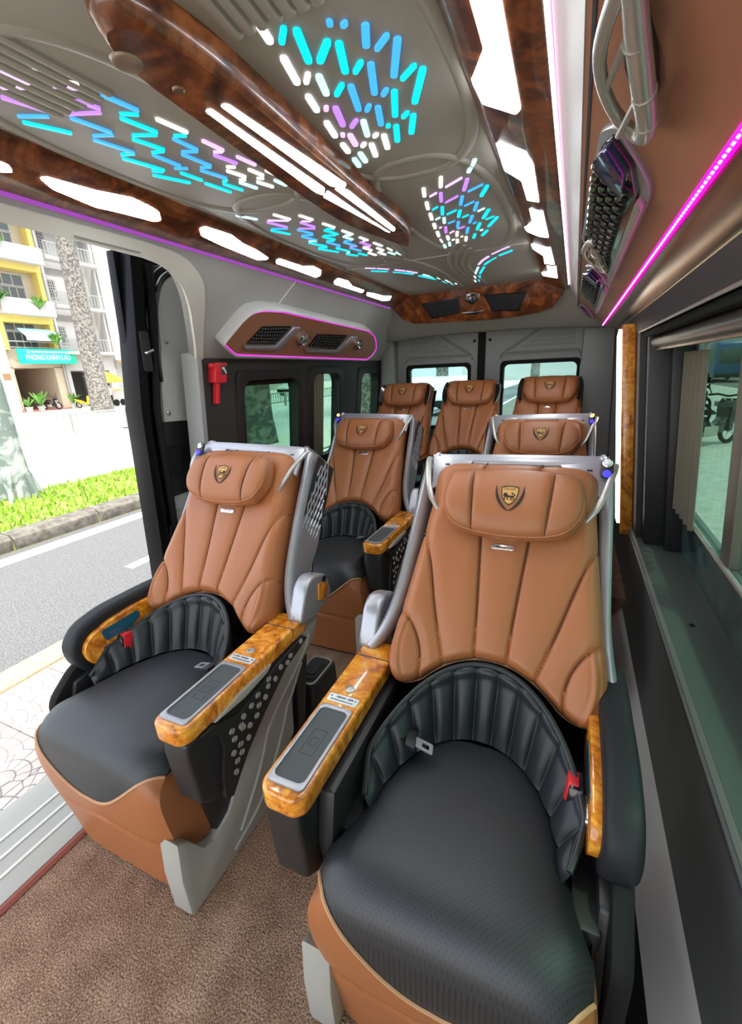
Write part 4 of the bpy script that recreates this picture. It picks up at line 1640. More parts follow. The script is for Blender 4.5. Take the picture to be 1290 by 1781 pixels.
STROKES_FRONT_RIGHT = [
    (-0.398, 0.591, -0.405, 0.628, 'w'), (-0.373, 0.611, -0.394, 0.635, 'c'), (-0.362, 0.62, -0.381, 0.685, 'c'), (-0.335, 0.657, -0.369, 0.691, 'c'),
    (-0.325, 0.666, -0.346, 0.729, 'c'), (-0.313, 0.715, -0.335, 0.735, 'c'), (-0.304, 0.724, -0.329, 0.797, 'b'), (-0.28, 0.654, -0.297, 0.695, 'b'),
    (-0.261, 0.685, -0.288, 0.706, 'b'), (-0.252, 0.696, -0.287, 0.772, 'b'), (-0.248, 0.759, -0.279, 0.783, 'c'), (-0.24, 0.77, -0.281, 0.851, 'c'),
    (-0.406, 0.654, -0.421, 0.717, 'w'), (-0.393, 0.701, -0.41, 0.721, 'w'), (-0.383, 0.711, -0.396, 0.762, 'l'), (-0.36, 0.747, -0.385, 0.77, 'c'),
    (-0.352, 0.755, -0.37, 0.825, 'b'), (-0.305, 0.791, -0.32, 0.806, 'b'), (-0.297, 0.8, -0.323, 0.872, 'c'), (-0.297, 0.868, -0.314, 0.882, 'c'),
    (-0.292, 0.879, -0.317, 0.94, 'c'), (-0.423, 0.745, -0.432, 0.794, 'w'), (-0.411, 0.786, -0.419, 0.798, 'k'), (-0.4, 0.794, -0.415, 0.855, 'p'),
    (-0.346, 0.817, -0.361, 0.833, 'b'), (-0.337, 0.827, -0.355, 0.886, 'b'), (-0.384, 0.846, -0.406, 0.866, 'p'), (-0.376, 0.853, -0.392, 0.909, 'l'),
    (-0.341, 0.889, -0.348, 0.897, 'c'), (-0.331, 0.897, -0.35, 0.955, 'c'), (-0.435, 0.825, -0.445, 0.882, 'w'), (-0.428, 0.874, -0.432, 0.887, 'k'),
    (-0.418, 0.883, -0.426, 0.93, 'k'), (-0.371, 0.907, -0.384, 0.917, 'w'), (-0.363, 0.916, -0.377, 0.972, 'w'), (-0.446, 0.907, -0.451, 0.948, 'w'),
    (-0.405, 0.927, -0.419, 0.939, 'w'), (-0.397, 0.935, -0.41, 0.99, 'w'), (-0.432, 0.956, -0.438, 1.003, 'l'), (-0.453, 0.972, -0.459, 1.015, 'l'),
    (-0.319, 0.628, -0.32, 0.638, 'b'), (-0.299, 0.641, -0.31, 0.646, 'b'),
]
STROKES_FRONT_LEFT = [
    (-0.765, 0.493, -0.759, 0.529, 'k'), (-0.805, 0.514, -0.766, 0.535, 'k'), (-0.83, 0.526, -0.808, 0.582, 'p'), (-0.864, 0.567, -0.821, 0.592, 'b'),
    (-0.875, 0.58, -0.84, 0.642, 'c'), (-0.717, 0.506, -0.702, 0.564, 'w'), (-0.738, 0.547, -0.709, 0.57, 'k'), (-0.751, 0.555, -0.731, 0.618, 'p'),
    (-0.79, 0.601, -0.739, 0.625, 'p'), (-0.796, 0.609, -0.78, 0.674, 'b'), (-0.818, 0.663, -0.784, 0.68, 'b'), (-0.829, 0.671, -0.809, 0.742, 'b'),
    (-0.837, 0.732, -0.811, 0.744, 'c'), (-0.847, 0.743, -0.82, 0.823, 'c'), (-0.844, 0.809, -0.828, 0.826, 'c'), (-0.859, 0.824, -0.821, 0.895, 'c'),
    (-0.696, 0.592, -0.684, 0.651, 'b'), (-0.717, 0.64, -0.693, 0.658, 'c'), (-0.727, 0.648, -0.712, 0.712, 'c'), (-0.758, 0.695, -0.719, 0.717, 'c'),
    (-0.768, 0.703, -0.751, 0.762, 'c'), (-0.781, 0.756, -0.755, 0.764, 'c'), (-0.679, 0.678, -0.667, 0.738, 'w'), (-0.697, 0.732, -0.676, 0.744, 'c'),
    (-0.705, 0.737, -0.698, 0.793, 'b'), (-0.73, 0.781, -0.702, 0.797, 'b'), (-0.736, 0.787, -0.724, 0.856, 'b'), (-0.749, 0.849, -0.727, 0.859, 'b'),
    (-0.757, 0.857, -0.737, 0.918, 'b'), (-0.758, 0.927, -0.741, 0.923, 'c'), (-0.665, 0.768, -0.657, 0.819, 'k'), (-0.679, 0.812, -0.661, 0.821, 'k'),
    (-0.686, 0.82, -0.671, 0.874, 'p'), (-0.701, 0.873, -0.684, 0.884, 'w'), (-0.712, 0.886, -0.697, 0.933, 'w'), (-0.72, 0.936, -0.706, 0.944, 'w'),
    (-0.728, 0.945, -0.714, 0.995, 'l'), (-0.652, 0.847, -0.643, 0.899, 'k'), (-0.669, 0.904, -0.66, 0.947, 'w'), (-0.682, 0.949, -0.668, 0.959, 'w'),
    (-0.693, 0.963, -0.678, 1.008, 'w'), (-0.64, 0.925, -0.633, 0.963, 'w'), (-0.654, 0.975, -0.647, 1.016, 'l'), (-0.634, 0.992, -0.627, 1.028, 'l'),
    (-0.786, 0.762, -0.777, 0.825, 'b'), (-0.797, 0.825, -0.772, 0.84, 'b'), (-0.801, 0.845, -0.79, 0.899, 'c'), (-0.764, 0.933, -0.749, 0.986, 'c'),
    (-0.796, 0.91, -0.78, 0.981, 'c'),
]

def stroke(x0, y0, x1, y1, kind, w):
    a, b = Vector((x0, y0)), Vector((x1, y1))
    d = (b - a)
    L = max(d.length, .006)
    d = d.normalized() if d.length > 1e-6 else Vector((0, 1))
    cut = min(w * 1.1, L * .38)
    a, b = a + d * cut, b - d * cut
    n = Vector((-d.y, d.x))
    out = []
    for g in range(7):
        t = PI / 2 + PI * g / 6
        out.append(a + d * (math.cos(t) * w) + n * (math.sin(t) * w))
    for g in range(7):
        t = -PI / 2 + PI * g / 6
        out.append(b + d * (math.cos(t) * w) + n * (math.sin(t) * w))
    a2 = [(p.x, p.y) for p in out]
    mb = MB().prism(a2, lambda x, y, z: (x, y, z), 1.6185, 1.6225)
    struct('light_stroke', mb, M['light_' + kind], ceil)


for (x0, y0, x1, y1, k) in STROKES_REAR:
    long_ = abs(y1 - y0) > .045
    stroke(x0, y0, x1, y1, k, .0046 if long_ else .0023)
    stroke(2 * -.553 - x0, y0, 2 * -.553 - x1, y1, k, .0046 if long_ else .0023)
for L in (STROKES_FRONT_RIGHT, STROKES_FRONT_LEFT):
    for (x0, y0, x1, y1, k) in L:
        stroke(x0, y0, x1, y1, k, (.0054 if L is STROKES_FRONT_RIGHT else .0042) if abs(y1 - y0) > .03 else (.0042 if L is STROKES_FRONT_RIGHT else .0028))


# burl rails along both ceiling edges with their light panels
def WPf(sg):
    xa, xb = (-.945, -1.055) if sg < 0 else (-.175, -.065)

    def fr(y, x, d):
        t = (x - xa) / (xb - xa)
        return (x + sg * d * .36, y, 1.6185 - .043 * t - d * .93)
    return fr


LEFT_PANELS = [
    [(.40, -.985), (.40, -.965), (.607, -.973), (.619, -.985), (.601, -.994)],
    [(.661, -.977), (.67, -.97), (.766, -.962), (.847, -.948), (.90, -.953), (.927, -.958), (.95, -.978), (.937, -.989), (.848, -.996), (.79, -1.003), (.693, -.993)],
    [(1.066, -.963), (1.076, -.952), (1.176, -.948), (1.243, -.962), (1.322, -.968), (1.399, -.981), (1.396, -.991), (1.363, -1.003), (1.181, -.993), (1.09, -.983)],
    [(1.438, -.978), (1.444, -.969), (1.595, -.967), (1.643, -.951), (1.711, -.956), (1.743, -.978), (1.735, -.996), (1.568, -.992), (1.456, -.992)],
    [(1.87, -.963), (1.958, -.960), (2.038, -.978), (2.17, -.978), (2.184, -.997), (1.897, -.998), (1.871, -.987)],
    [(2.216, -.983), (2.292, -.976), (2.399, -.973), (2.482, -.956), (2.527, -.985), (2.464, -1.004), (2.251, -1.003)]]
RIGHT_PANELS = [
    [(.30, -.150), (.30, -.105), (.50, -.112), (.53, -.135), (.50, -.160)],
    [(.60, -.150), (.60, -.115), (.86, -.119), (.881, -.129), (.868, -.180), (.809, -.184), (.722, -.151)],
    [(1.019, -.181), (1.016, -.127), (1.078, -.118), (1.313, -.123), (1.321, -.152), (1.188, -.152), (1.149, -.184)],
    [(1.392, -.153), (1.379, -.119), (1.656, -.118), (1.672, -.150), (1.652, -.181), (1.629, -.187), (1.514, -.156)],
    [(1.848, -.186), (1.787, -.119), (2.083, -.117), (2.122, -.157), (1.969, -.152), (1.893, -.185)],
    [(2.169, -.152), (2.117, -.113), (2.399, -.117), (2.45, -.183), (2.403, -.186), (2.30, -.151)]]
for sg, panels, side in ((-1, LEFT_PANELS, 'left'), (1, RIGHT_PANELS, 'right')):
    fr = WPf(sg)
    t = thing('ceiling_light_rail', 'dark burl rail of white light panels along the %s ceiling edge' % side, 'light rail', (-1.0 if sg < 0 else -.12, 1.0, 1.6))
    xa, xb = (-.930, -1.052) if sg < 0 else (-.190, -.068)
    mb = MB()
    rows = []
    for q, d in ((0, .000), (0, .010), (.08, .016), (.5, .020), (.9, .016), (1.0, .008), (1.0, -.02)):
        x = xa + (xb - xa) * q
        rows.append([fr(y, x, d) for y in np.linspace(Y0, 2.72, 30)])
    mb.grid(rows)
    part('rail', mb, M['wood_dark'], t, angle=50)
    for p in panels:
        part('light_panel', MB().prism(round_poly(p, .005, 2), fr, .012, .0205), M['white_light'], t)

# central burl console with twin light bars
t = thing('ceiling_console', 'dark burl console with twin white light bars down the ceiling middle', 'ceiling light', (-.53, 1.0, 1.62))
out_t = [(-.577, .66), (-.612, 1.16), (-.570, 1.41), (-.538, 1.525), (-.520, 1.520), (-.478, 1.36), (-.474, 1.05), (-.462, .72), (-.462, .56), (-.485, .47), (-.530, .455), (-.562, .52)]
mb = MB()
rows = []
cxm, cym = -.527, 1.0
for f, z in ((1.02, 1.625), (1.02, 1.606), (.99, 1.596), (.90, 1.586), (.86, 1.584)):
    rows.append([(cxm + (x - cxm) * f, cym + (y - cym) * (1 - (1 - f) * .25), z) for x, y in smooth_line(out_t, 6, True)])
mb.grid(rows, loop=True)
mb.add(rows[-1], [tuple(range(len(rows[-1])))])
part('housing', mb, M['wood_dark'], t, angle=50)
for p in ([(-.541, .640), (-.529, .640), (-.529, .982), (-.551, 1.012), (-.557, .990)], [(-.512, .640), (-.499, .642), (-.478, .985), (-.492, 1.002), (-.512, .976)],
          [(-.556, 1.020), (-.530, .995), (-.530, 1.335), (-.522, 1.350), (-.526, 1.350)], [(-.512, .992), (-.490, 1.012), (-.497, 1.325), (-.508, 1.345), (-.513, 1.340)]):
    part('light_bar', MB().prism(round_poly(p, .006, 2), lambda a, b, d: (a, b, d), 1.5832, 1.590), M['white_light'], t)
part('spot_lens', MB().lathe([(.020, 0), (.018, .003), (.012, .004)], 20, (-.548, .515, 1.5845), (0, 0, -1)), plain('smoked_lens', (.30, .22, .17), .2, .3), t)
part('switch', MB().lathe([(.009, 0), (.007, .003)], 14, (-.535, .585, 1.5845), (0, 0, -1)), plain('dull_bronze', (.25, .16, .11), .3, .6), t)

# rear burl panel with two speaker grilles and the crest
t = thing('rear_burl_panel', 'wide burl panel with two dark grilles across the rear ceiling edge', 'panel', (-.56, 2.72, 1.6))


def BPn(x, z, d):
    return (x, 2.70 + (1.62 - z) * .55 - d, z)


pl = [(-1.075, 1.640), (-1.045, 1.56), (-1.000, 1.505), (-.93, 1.475), (-.842, 1.470), (-.62, 1.462), (-.45, 1.460), (-.301, 1.464), (-.20, 1.475), (-.14, 1.495), (-.095, 1.55), (-.060, 1.635)]
part('board', MB().prism(pl, BPn, -.01, .016), M['wood_dark'], t, bevel=.006, label='dark burl board with a curved lower edge')
cen = [(-.90, 1.625), (-.875, 1.50), (-.84, 1.474), (-.56, 1.468), (-.30, 1.474), (-.262, 1.50), (-.235, 1.625)]
b_o = part('centre_board', MB().prism(round_poly(cen, .012, 3), BPn, .010, .024), M['wood_dark'], t, bevel=.004)
for g in ([(-.855, 1.572), (-.63, 1.584), (-.639, 1.506), (-.809, 1.490)], [(-.496, 1.584), (-.272, 1.574), (-.310, 1.490), (-.455, 1.500)]):
    gr = part('speaker_grille', MB().prism(round_poly(g, .008, 3), BPn, .020, .029), plain('dark_speaker_cloth', (.006, .006, .010), .7), t, bevel=.002)
    ctr = (sum(p[0] for p in g) / 4, sum(p[1] for p in g) / 4)
    gi = [(ctr[0] + (p[0] - ctr[0]) * .93, ctr[1] + (p[1] - ctr[1]) * .88) for p in g]
    o = part('grille_bezel', MB().ring(g, gi, BPn, .024, .031), M['gloss'], t, under=gr)
sh = [(-.605, 1.592), (-.56, 1.598), (-.515, 1.592), (-.525, 1.560), (-.56, 1.535), (-.595, 1.560)]
cr = part('crest', MB().prism(sh, BPn, .022, .032), M['chrome'], t, bevel=.003)
sh2 = [(-.56 + (x + .56) * .55, 1.567 + (z - 1.567) * .62) for x, z in sh]
sh3 = [(-.56 + (x + .56) * .40, 1.567 + (z - 1.567) * .45) for x, z in sh]
part('crest_ring', MB().ring(sh2, sh3, BPn, .031, .0335), M['ink'], t, under=cr)
part('crest_beast', MB().prism([(-.568, 1.566), (-.563, 1.576), (-.556, 1.573), (-.551, 1.563), (-.556, 1.556), (-.560, 1.562), (-.565, 1.557)], BPn, .031, .0335), M['ink'], t, under=cr)
part('chrome_wing', MB().prism([(-.635, 1.505), (-.56, 1.512), (-.485, 1.510), (-.545, 1.490), (-.575, 1.490)], BPn, .022, .032), M['chrome'], t, bevel=.002)

# LED strips
o = MB().tube([(-.0705, Y0, 1.598), (-.0705, 2.72, 1.598)], .0085, 8).build('led_strip', M['pinkwhite'])
solo(o, 'white and pink glowing strip along the right ceiling edge', 'light strip')
o = MB().tube([(-.0575, Y0, 1.592), (-.0575, 2.72, 1.592)], .005, 8).build('led_strip', M['magenta'])
solo(o, 'narrow magenta strip just beside the white right ceiling strip', 'light strip')
o = MB().tube([RP(Y0, .1735, .002), RP(2.93, .1735, .002)], .0062, 8).build('led_strip', M['magenta'])
solo(o, 'bright magenta strip below the brown right locker panel', 'light strip')
strip_ = o
o = MB().prism([(Y0, -.004), (2.70, -.004), (2.70, .016), (Y0, .016)], LP, -.003, 0).build('led_strip', emit('violet_spill_band', (.36, .07, .50), .62))  # emissive band imitates the soft spill of a hidden strip on the panel
solo(o, 'violet band imitating the glow of the hidden left cove strip', 'light strip')

# left overhead vent console
t = thing('overhead_vent_console', 'brown angular air vent console with magenta outline above the left windows', 'air vent', (-1.25, 2.1, 1.36))
bx = [(1.378, .305), (1.388, .270), (1.418, .190), (1.446, .150), (1.50, .132), (1.622, .121), (2.52, .149), (2.649, .178), (2.740, .225), (2.81, .275), (2.82, .330), (2.78, .368), (1.475, .356)]
bc = (2.1, .25)


def VP(y, w, d):
    """face of the console, parallel to the leaning panel; d grows towards the cabin"""
    return LP(y, w, -.045 - d)


def shrink(poly, dy, dz):
    return [(y + (bc[0] - y) * dy, w + (bc[1] - w) * dz) for y, w in poly]


mb = MB()
rows = []
for (dy, dz, d) in ((-.004, -.02, -.045), (-.002, -.01, -.010), (0, 0, 0), (.005, .03, .004), (.008, .055, 0), (.009, .06, -.008)):
    rows.append([VP(y, w, d) for y, w in shrink(round_poly(bx, .02, 3), dy, dz)])
mb.grid(rows, loop=True)
part('surround', mb, M['wall_grey'], t, angle=50)
part('face_panel', MB().prism(shrink(round_poly(bx, .02, 3), .008, .055), VP, -.03, -.004), M['locker'], t)
lp = shrink(round_poly(bx, .02, 3), .012, .085)
part('light_outline', MB().tube([VP(y, w, -.003) for y, w in lp], .0026, 6, closed=True), M['magenta_thin'], t)
VENTS = (([(1.508, .287), (1.548, .208), (1.735, .190), (1.689, .282)], [(1.493, .296), (1.506, .310), (1.677, .312), (1.735, .306), (1.797, .182), (1.745, .186), (1.693, .286)], (1.877, .243)),
         ([(1.968, .285), (1.985, .215), (2.285, .200), (2.262, .289)], [(1.949, .298), (1.968, .312), (2.304, .312), (2.394, .193), (2.330, .197), (2.263, .292)], (2.476, .246)))
for k, (g, c, nz) in enumerate(VENTS):
    go = part('vent_grille', MB().prism(g, VP, -.004, .002), M['rubber'], t)
    dots = MB()
    rnd = random.Random(3 + k)
    for i in range(11):
        for j in range(5):
            a, b = (i + .5) / 11, (j + .5) / 5
            p = [g[0][q] * (1 - a) * (1 - b) + g[3][q] * a * (1 - b) + g[2][q] * a * b + g[1][q] * (1 - a) * b for q in (0, 1)]
            dots.lathe([(.0065, 0), (.004, .004)], 6, VP(p[0], p[1], .002), tuple(-LN))
    dd = part('grille_studs', dots, M['plastic'], t, under=go)
    dd['kind'] = 'stuff'
    part('chrome_edge', MB().prism(c, VP, -.004, .012), M['silver'], t, bevel=.003)
    no = part('round_nozzle', MB().lathe([(.036, -.004), (.036, .010), (.030, .016), (.024, .010), (.024, .0)], 24, VP(nz[0], nz[1], 0), tuple(-LN)), M['chrome'], t)
    part('nozzle_blade', MB().box(-.024, .024, -.005, .005, .004, .014, fr=lambda a, b, d, nz=nz: VP(nz[0] + a * .8 - b * .6, nz[1] - a * .6 - b * .8, d)), M['pale_metal'], t, under=no)

# emergency hammer
t = thing('emergency_hammer', 'red emergency hammer hung on the charcoal left wall', 'hammer', LW(1.41, 1.18, 0))
part('holder', MB().prism(round_poly([(1.385, 1.185), (1.447, 1.185), (1.458, 1.262), (1.392, 1.262)], .008, 3), LW, -.040, -.001), M['red'], t, bevel=.004)
part('handle', MB().prism([(1.395, 1.105), (1.413, 1.103), (1.424, 1.200), (1.404, 1.200)], LW, -.030, -.006), M['red'], t, bevel=.004)
part('hammer_head', MB().lathe([(.006, 0), (.011, .004), (.011, .024), (.007, .030)], 14, LW(1.402, 1.250, -.026), (0, -1, 0)), M['red'], t)
st_ = part('sticker', MB().prism([(1.420, 1.215), (1.450, 1.217), (1.454, 1.250), (1.424, 1.250)], LW, -.0412, -.040), M['ink'], t, label='small black pictogram sticker')
part('pictogram', MB().prism([(1.424, 1.244), (1.436, 1.246), (1.440, 1.238), (1.450, 1.222), (1.444, 1.220), (1.434, 1.234), (1.426, 1.236)], LW, -.0420, -.041), M['white'], t, under=st_)


# right overhead vents and grab handles
def make_vent():
    t = thing('overhead_air_vent', '', 'air vent')
    ch = [(.700, .048), (.735, .030), (1.000, .020), (1.300, .012), (1.340, .018), (1.560, .098), (1.575, .122), (.862, .122), (.815, .116), (.778, .098), (.720, .062)]
    part('chrome_frame', MB().prism(round_poly(ch, .012, 3), RP, -.002, .008), M['silver'], t, bevel=.003)
    bl = [(1.335, .070), (1.49, .098), (1.500, .108), (.870, .104), (.860, .094), (1.28, .090)]
    fin = [(.850, .108), (1.50, .109), (1.560, .116), (1.560, .121), (.870, .121)]
    part('chrome_fin', MB().prism(fin, RP, .004, .022), M['pale_metal'], t, bevel=.004)
    gr = [(.712, .050), (.740, .040), (1.000, .030), (1.278, .024), (1.470, .092), (1.470, .106), (.850, .106), (.760, .086)]
    go = part('vent_grille', MB().prism(round_poly(gr, .010, 3), RP, .004, .016), M['gloss'], t, bevel=.004)
    hc = MB()
    for i in range(13):
        for j in range(4):
            y = .80 + .046 * i + (.023 if j % 2 else 0)
            w = .041 + .0150 * j
            if .034 + max(0, y - 1.20) * .40 > w - .006 or w > .094:
                continue
            if y > 1.40:
                continue
            c = RP(y, w, .016)
            hc.lathe([(.0105, 0), (.0105, .005), (.0075, .0085), (.003, .0095)], 6, c, tuple(RN))
    h_ = part('honeycomb_studs', hc, M['gloss'], t, under=go)
    h_['kind'] = 'stuff'
    part('glass_cap', MB().prism(round_poly([(.715, .052), (.742, .042), (.80, .040), (.84, .090), (.765, .083)], .008, 3), RP, .015, .027), plain('iridescent_cap', (.02, .03, .12), .12, .4, .6), t, bevel=.006, label='glossy blue-black cap at the vent tip')
    return t


def make_handle():
    t = thing('grab_handle', '', 'handle')
    ring = [(.455, .048), (.470, .040), (.530, .034), (.585, .042), (.640, .060), (.662, .078), (.650, .092), (.600, .092), (.545, .080), (.490, .062)]
    pts = [RP(y, w, .014 + .012 * math.sin(PI * min(1, max(0, (y - .44) / .24)))) for y, w in smooth_line(ring, 5, True)]
    k = len(pts)
    rad = [.0058 + .0040 * (0.5 + .5 * math.cos(2 * PI * (i / k - .78))) for i in range(k)]
    part('grip', MB().tube(pts, rad, 18, closed=True), M['pale_metal'], t, angle=75)
    part('backplate', MB().prism([(.49, .048), (.53, .040), (.585, .048), (.632, .066), (.635, .082), (.60, .084), (.545, .073)], RP, -.002, .006), M['gloss'], t)
    for (a, b) in (((.495, .056), (.585, .044)), ((.560, .078), (.660, .066))):
        part('bar', MB().tube([RP(*a, .016), RP(*b, .026)], .0035, 8), M['pale_metal'], t)
    for y, w in ((.50, .064), (.555, .083), (.607, .0925)):
        p = RP(y, w, .014 + .012 * math.sin(PI * (y - .44) / .24))
        part('collar', MB().lathe([(.0106, -.0012), (.0106, .0012)], 12, p, (.2, 1, -.1)), M['pale_metal'], t)
    return t


v0, h0 = make_vent(), make_handle()
v0['label'] = 'largest nearest honeycomb air vent on the brown right locker'
h0['label'] = 'nearest chrome grab handle loop at the top of the right locker'
for i, dy in ((1, .87), (2, 1.96)):
    if dy > 1.4:
        continue
    v, h = copy_tree(v0), copy_tree(h0)
    v.location.y += dy
    h.location.y += dy - .09
    v['label'] = 'second honeycomb air vent on the locker, halfway to the rear'
    h['label'] = 'small far chrome grab handle above the second air vent'
for q in (v0, v):
    q['group'] = 'air vents on the right locker'
for q in (h0, h):
    q['group'] = 'grab handles on the right locker'
v3 = thing('reading_vent', 'small faceted chrome and black vent at the rear end of the locker', 'air vent', RP(2.75, .06, 0))
part('chrome_frame', MB().prism([(2.60, .030), (2.66, .015), (2.92, .060), (2.93, .105), (2.86, .115), (2.66, .070)], RP, -.002, .010), M['silver'], v3, bevel=.003)
part('vent_grille', MB().prism([(2.63, .034), (2.68, .024), (2.88, .064), (2.88, .096), (2.84, .100), (2.68, .064)], RP, .008, .016), M['gloss'], v3, bevel=.002)

bd = MB()
for i in range(240):
    y = Y0 + .6 + i * .0148
    if y < 2.93:
        bd.box(-.0022, .0022, -.0016, .0016, 0, .0016, fr=lambda a, b, d, y=y: RP(y + a, .1735 + b, .0078 + d))
bd_o = bd.build('led_beads', M['bead'], None)
bd_o.parent = strip_
bd_o['kind'] = 'stuff'

# glowing pillar on the right wall
t = thing('glowing_wall_pillar', 'burl pillar with a long white light on the right wall', 'wall light', RW(2.2, .5, -.02))
part('pillar', MB().prism([(2.150, .45), (2.200, .45), (2.200, 1.342), (2.150, 1.342)], RW, -.050, -.001), M['wood'], t, bevel=.003)
part('light_panel', MB().prism([(2.152, .50), (2.235, .50), (2.245, 1.10), (2.245, 1.30), (2.152, 1.325)], RW, -.062, -.049), emit('warm_white_panel', (1.0, .93, .80), 5.0), t, bevel=.003)
part('side_fillet', MB().prism([(2.196, .45), (2.25, .45), (2.26, 1.34), (2.196, 1.34)], RW, -.048, -.001), M['wood_dark'], t, bevel=.003)

# roller blind
t = thing('roller_blind', 'dark roller blind with a metal end rolled up at the right window head', 'blind', (.25, .8, 1.25))
part('roller', MB().tube([(.262, -.55, 1.262), (.262, 1.985, 1.262)], .019, 16), plain('dark_metal_tube', (.10, .09, .08), .3, .6), t)
part('hem_bar', MB().tube([(.268, -.55, 1.238), (.268, 1.98, 1.238)], .006, 8), plain('gilt_edge_bar', (.50, .45, .35), .25, .9), t)
part('end_cap', MB().lathe([(.024, 0), (.024, .008), (.012, .010)], 18, (.262, 1.975, 1.262), (0, 1, 0)), M['chrome'], t)
part('cassette', MB().box(.225, .37, -.55, 1.995, 1.282, 1.30), M['rubber'], t)

# long khaki curtain by the right window
P = []
for i in range(61):
    q = i / 60
    y = 1.60 + .29 * q
    P.append([(GW(y, z, -.045 - .012 * math.sin(q * 30))[0] + .0 * z, y + (.02 * (1 - z)), z) for z in (.67, .9, 1.1, 1.222)])
o = MB().grid(P).build('curtain', M['curtain'], None, angle=80)
solo(o, 'pleated khaki curtain bunched at the rear end of the right window', 'curtain')

# ribbed black box on the aisle floor
t = thing('floor_box', 'black box with a stepped ribbed lid on the aisle carpet', 'box', (-.77, 1.12, 0))
base = [(-.830, 1.03), (-.720, 1.03), (-.720, 1.21), (-.830, 1.21)]
mb = MB()
rows = []
for f, z in ((1.0, .004), (.94, .150), (.90, .165), (.78, .165), (.76, .172), (.62, .172), (.60, .179), (.44, .179), (.42, .184)):
    rows.append([(-.775 + (x + .775) * f, 1.12 + (y - 1.12) * f, z) for x, y in round_poly(base, .03, 4)])
mb.grid(rows, loop=True)
mb.add(rows[-1], [tuple(range(len(rows[-1])))])
part('body', mb, M['plastic'], t, angle=30)
lid = rr(-.830 + .016, -.720 - .016, 1.046, 1.194, .02, 4)
part('lid_rib', MB().tube([(x, y, .171) for x, y in lid], .0045, 6, closed=True), M['pale_metal'], t)


# ================================================================ STREET
GZ = -.55
struct('ground', MB().box(-60, 60, -25, 120, GZ - .3, GZ - .02), M['concrete'])
struct('road', MB().box(-5.60, -3.20, -6, 60, GZ - .02, GZ - .004), M['asphalt'])
struct('road_marking', MB().box(-5.44, -5.22, -6, 60, GZ - .004, GZ), M['white_paint'])
struct('road_marking', MB().box(-3.95, -3.83, 2.6, 2.9, GZ - .004, GZ), M['white_paint'])
struct('opposite_road', MB().box(-32.0, -8.2, -20, 110, GZ - .02, GZ - .006), plain('bright_dusty_road', (.60, .60, .59), .9, grain=(6, .2), var=.06))
struct('roadside_paving', MB().box(.9, 8.5, -6, 80, GZ - .02, GZ - .002), plain('dull_paving', (.36, .37, .34), .9, grain=(10, .3), var=.15))
struct('far_road', MB().box(8.7, 19.8, -6, 90, GZ - .02, GZ - .004), M['asphalt'])

# pavement beside the van: cement tiles, each its own piece
pav = struct('pavement', MB().box(-3.02, 1.0, -3, 60, GZ - .02, GZ - .012), M['kerb'])
tile_me = None
for i in range(4):
    for j in range(9):
        x, y = -2.98 + .40 * i, -.70 + .40 * j
        if tile_me is None:
            tb_ = MB().box(0, .395, 0, .395, 0, .012).build('tile', M['tile'], None, bevel=.003)
            tile_me = tb_.data
            bpy.data.objects.remove(tb_)
        o = bpy.data.objects.new('tile', tile_me)
        COL.objects.link(o)
        o.location = (x, y, GZ - .011 + .0015 * ((i * 7 + j * 3) % 3))
        o.parent = pav
for j in range(8):
    y = -3 + j * 1.0
    k = struct('kerb_block', MB().box(-3.20, -2.99, y, y + .985, GZ - .02, GZ + .012), M['yellow_kerb'], pav, bevel=.008)
# raised median: kerb stones and grass
med = struct('median', MB().box(-8.1, -5.62, -8, 6.6, GZ - .02, GZ + .10), plain('median_soil', (.20, .22, .06), .95, var=.3))
for j in range(9):
    y = -2.6 + j * 1.02
    struct('kerb_stone', MB().prism([(-5.62, 0), (-5.60, .14), (-5.66, .185), (-5.86, .185), (-5.86, 0)], lambda x, z, d, y=y: (x, y + d, GZ - .01 + z), 0, 1.005), M['kerb'], med, bevel=.01)
rng = np.random.default_rng(4)
gm = MB()
nb = 5200
gx = rng.uniform(-8.0, -5.86, nb)
gy = -1.5 + 8 * rng.random(nb) ** 1.3
for i in range(nb):
    h = rng.uniform(.05, .13)
    a = rng.uniform(0, 6.28)
    dx, dy = math.cos(a) * .022, math.sin(a) * .022
    lx, ly = rng.normal(0, .03, 2)
    z0 = GZ + .09
    gm.add([(gx[i] - dx, gy[i] - dy, z0), (gx[i] + dx, gy[i] + dy, z0), (gx[i] + lx, gy[i] + ly, z0 + h)], [(0, 1, 2)])
g_o = gm.build('lawn_grass', M['grass'], None, recalc=False)
g_o['kind'] = 'stuff'
solo(g_o, 'bright green grass on the raised median strip', 'grass')


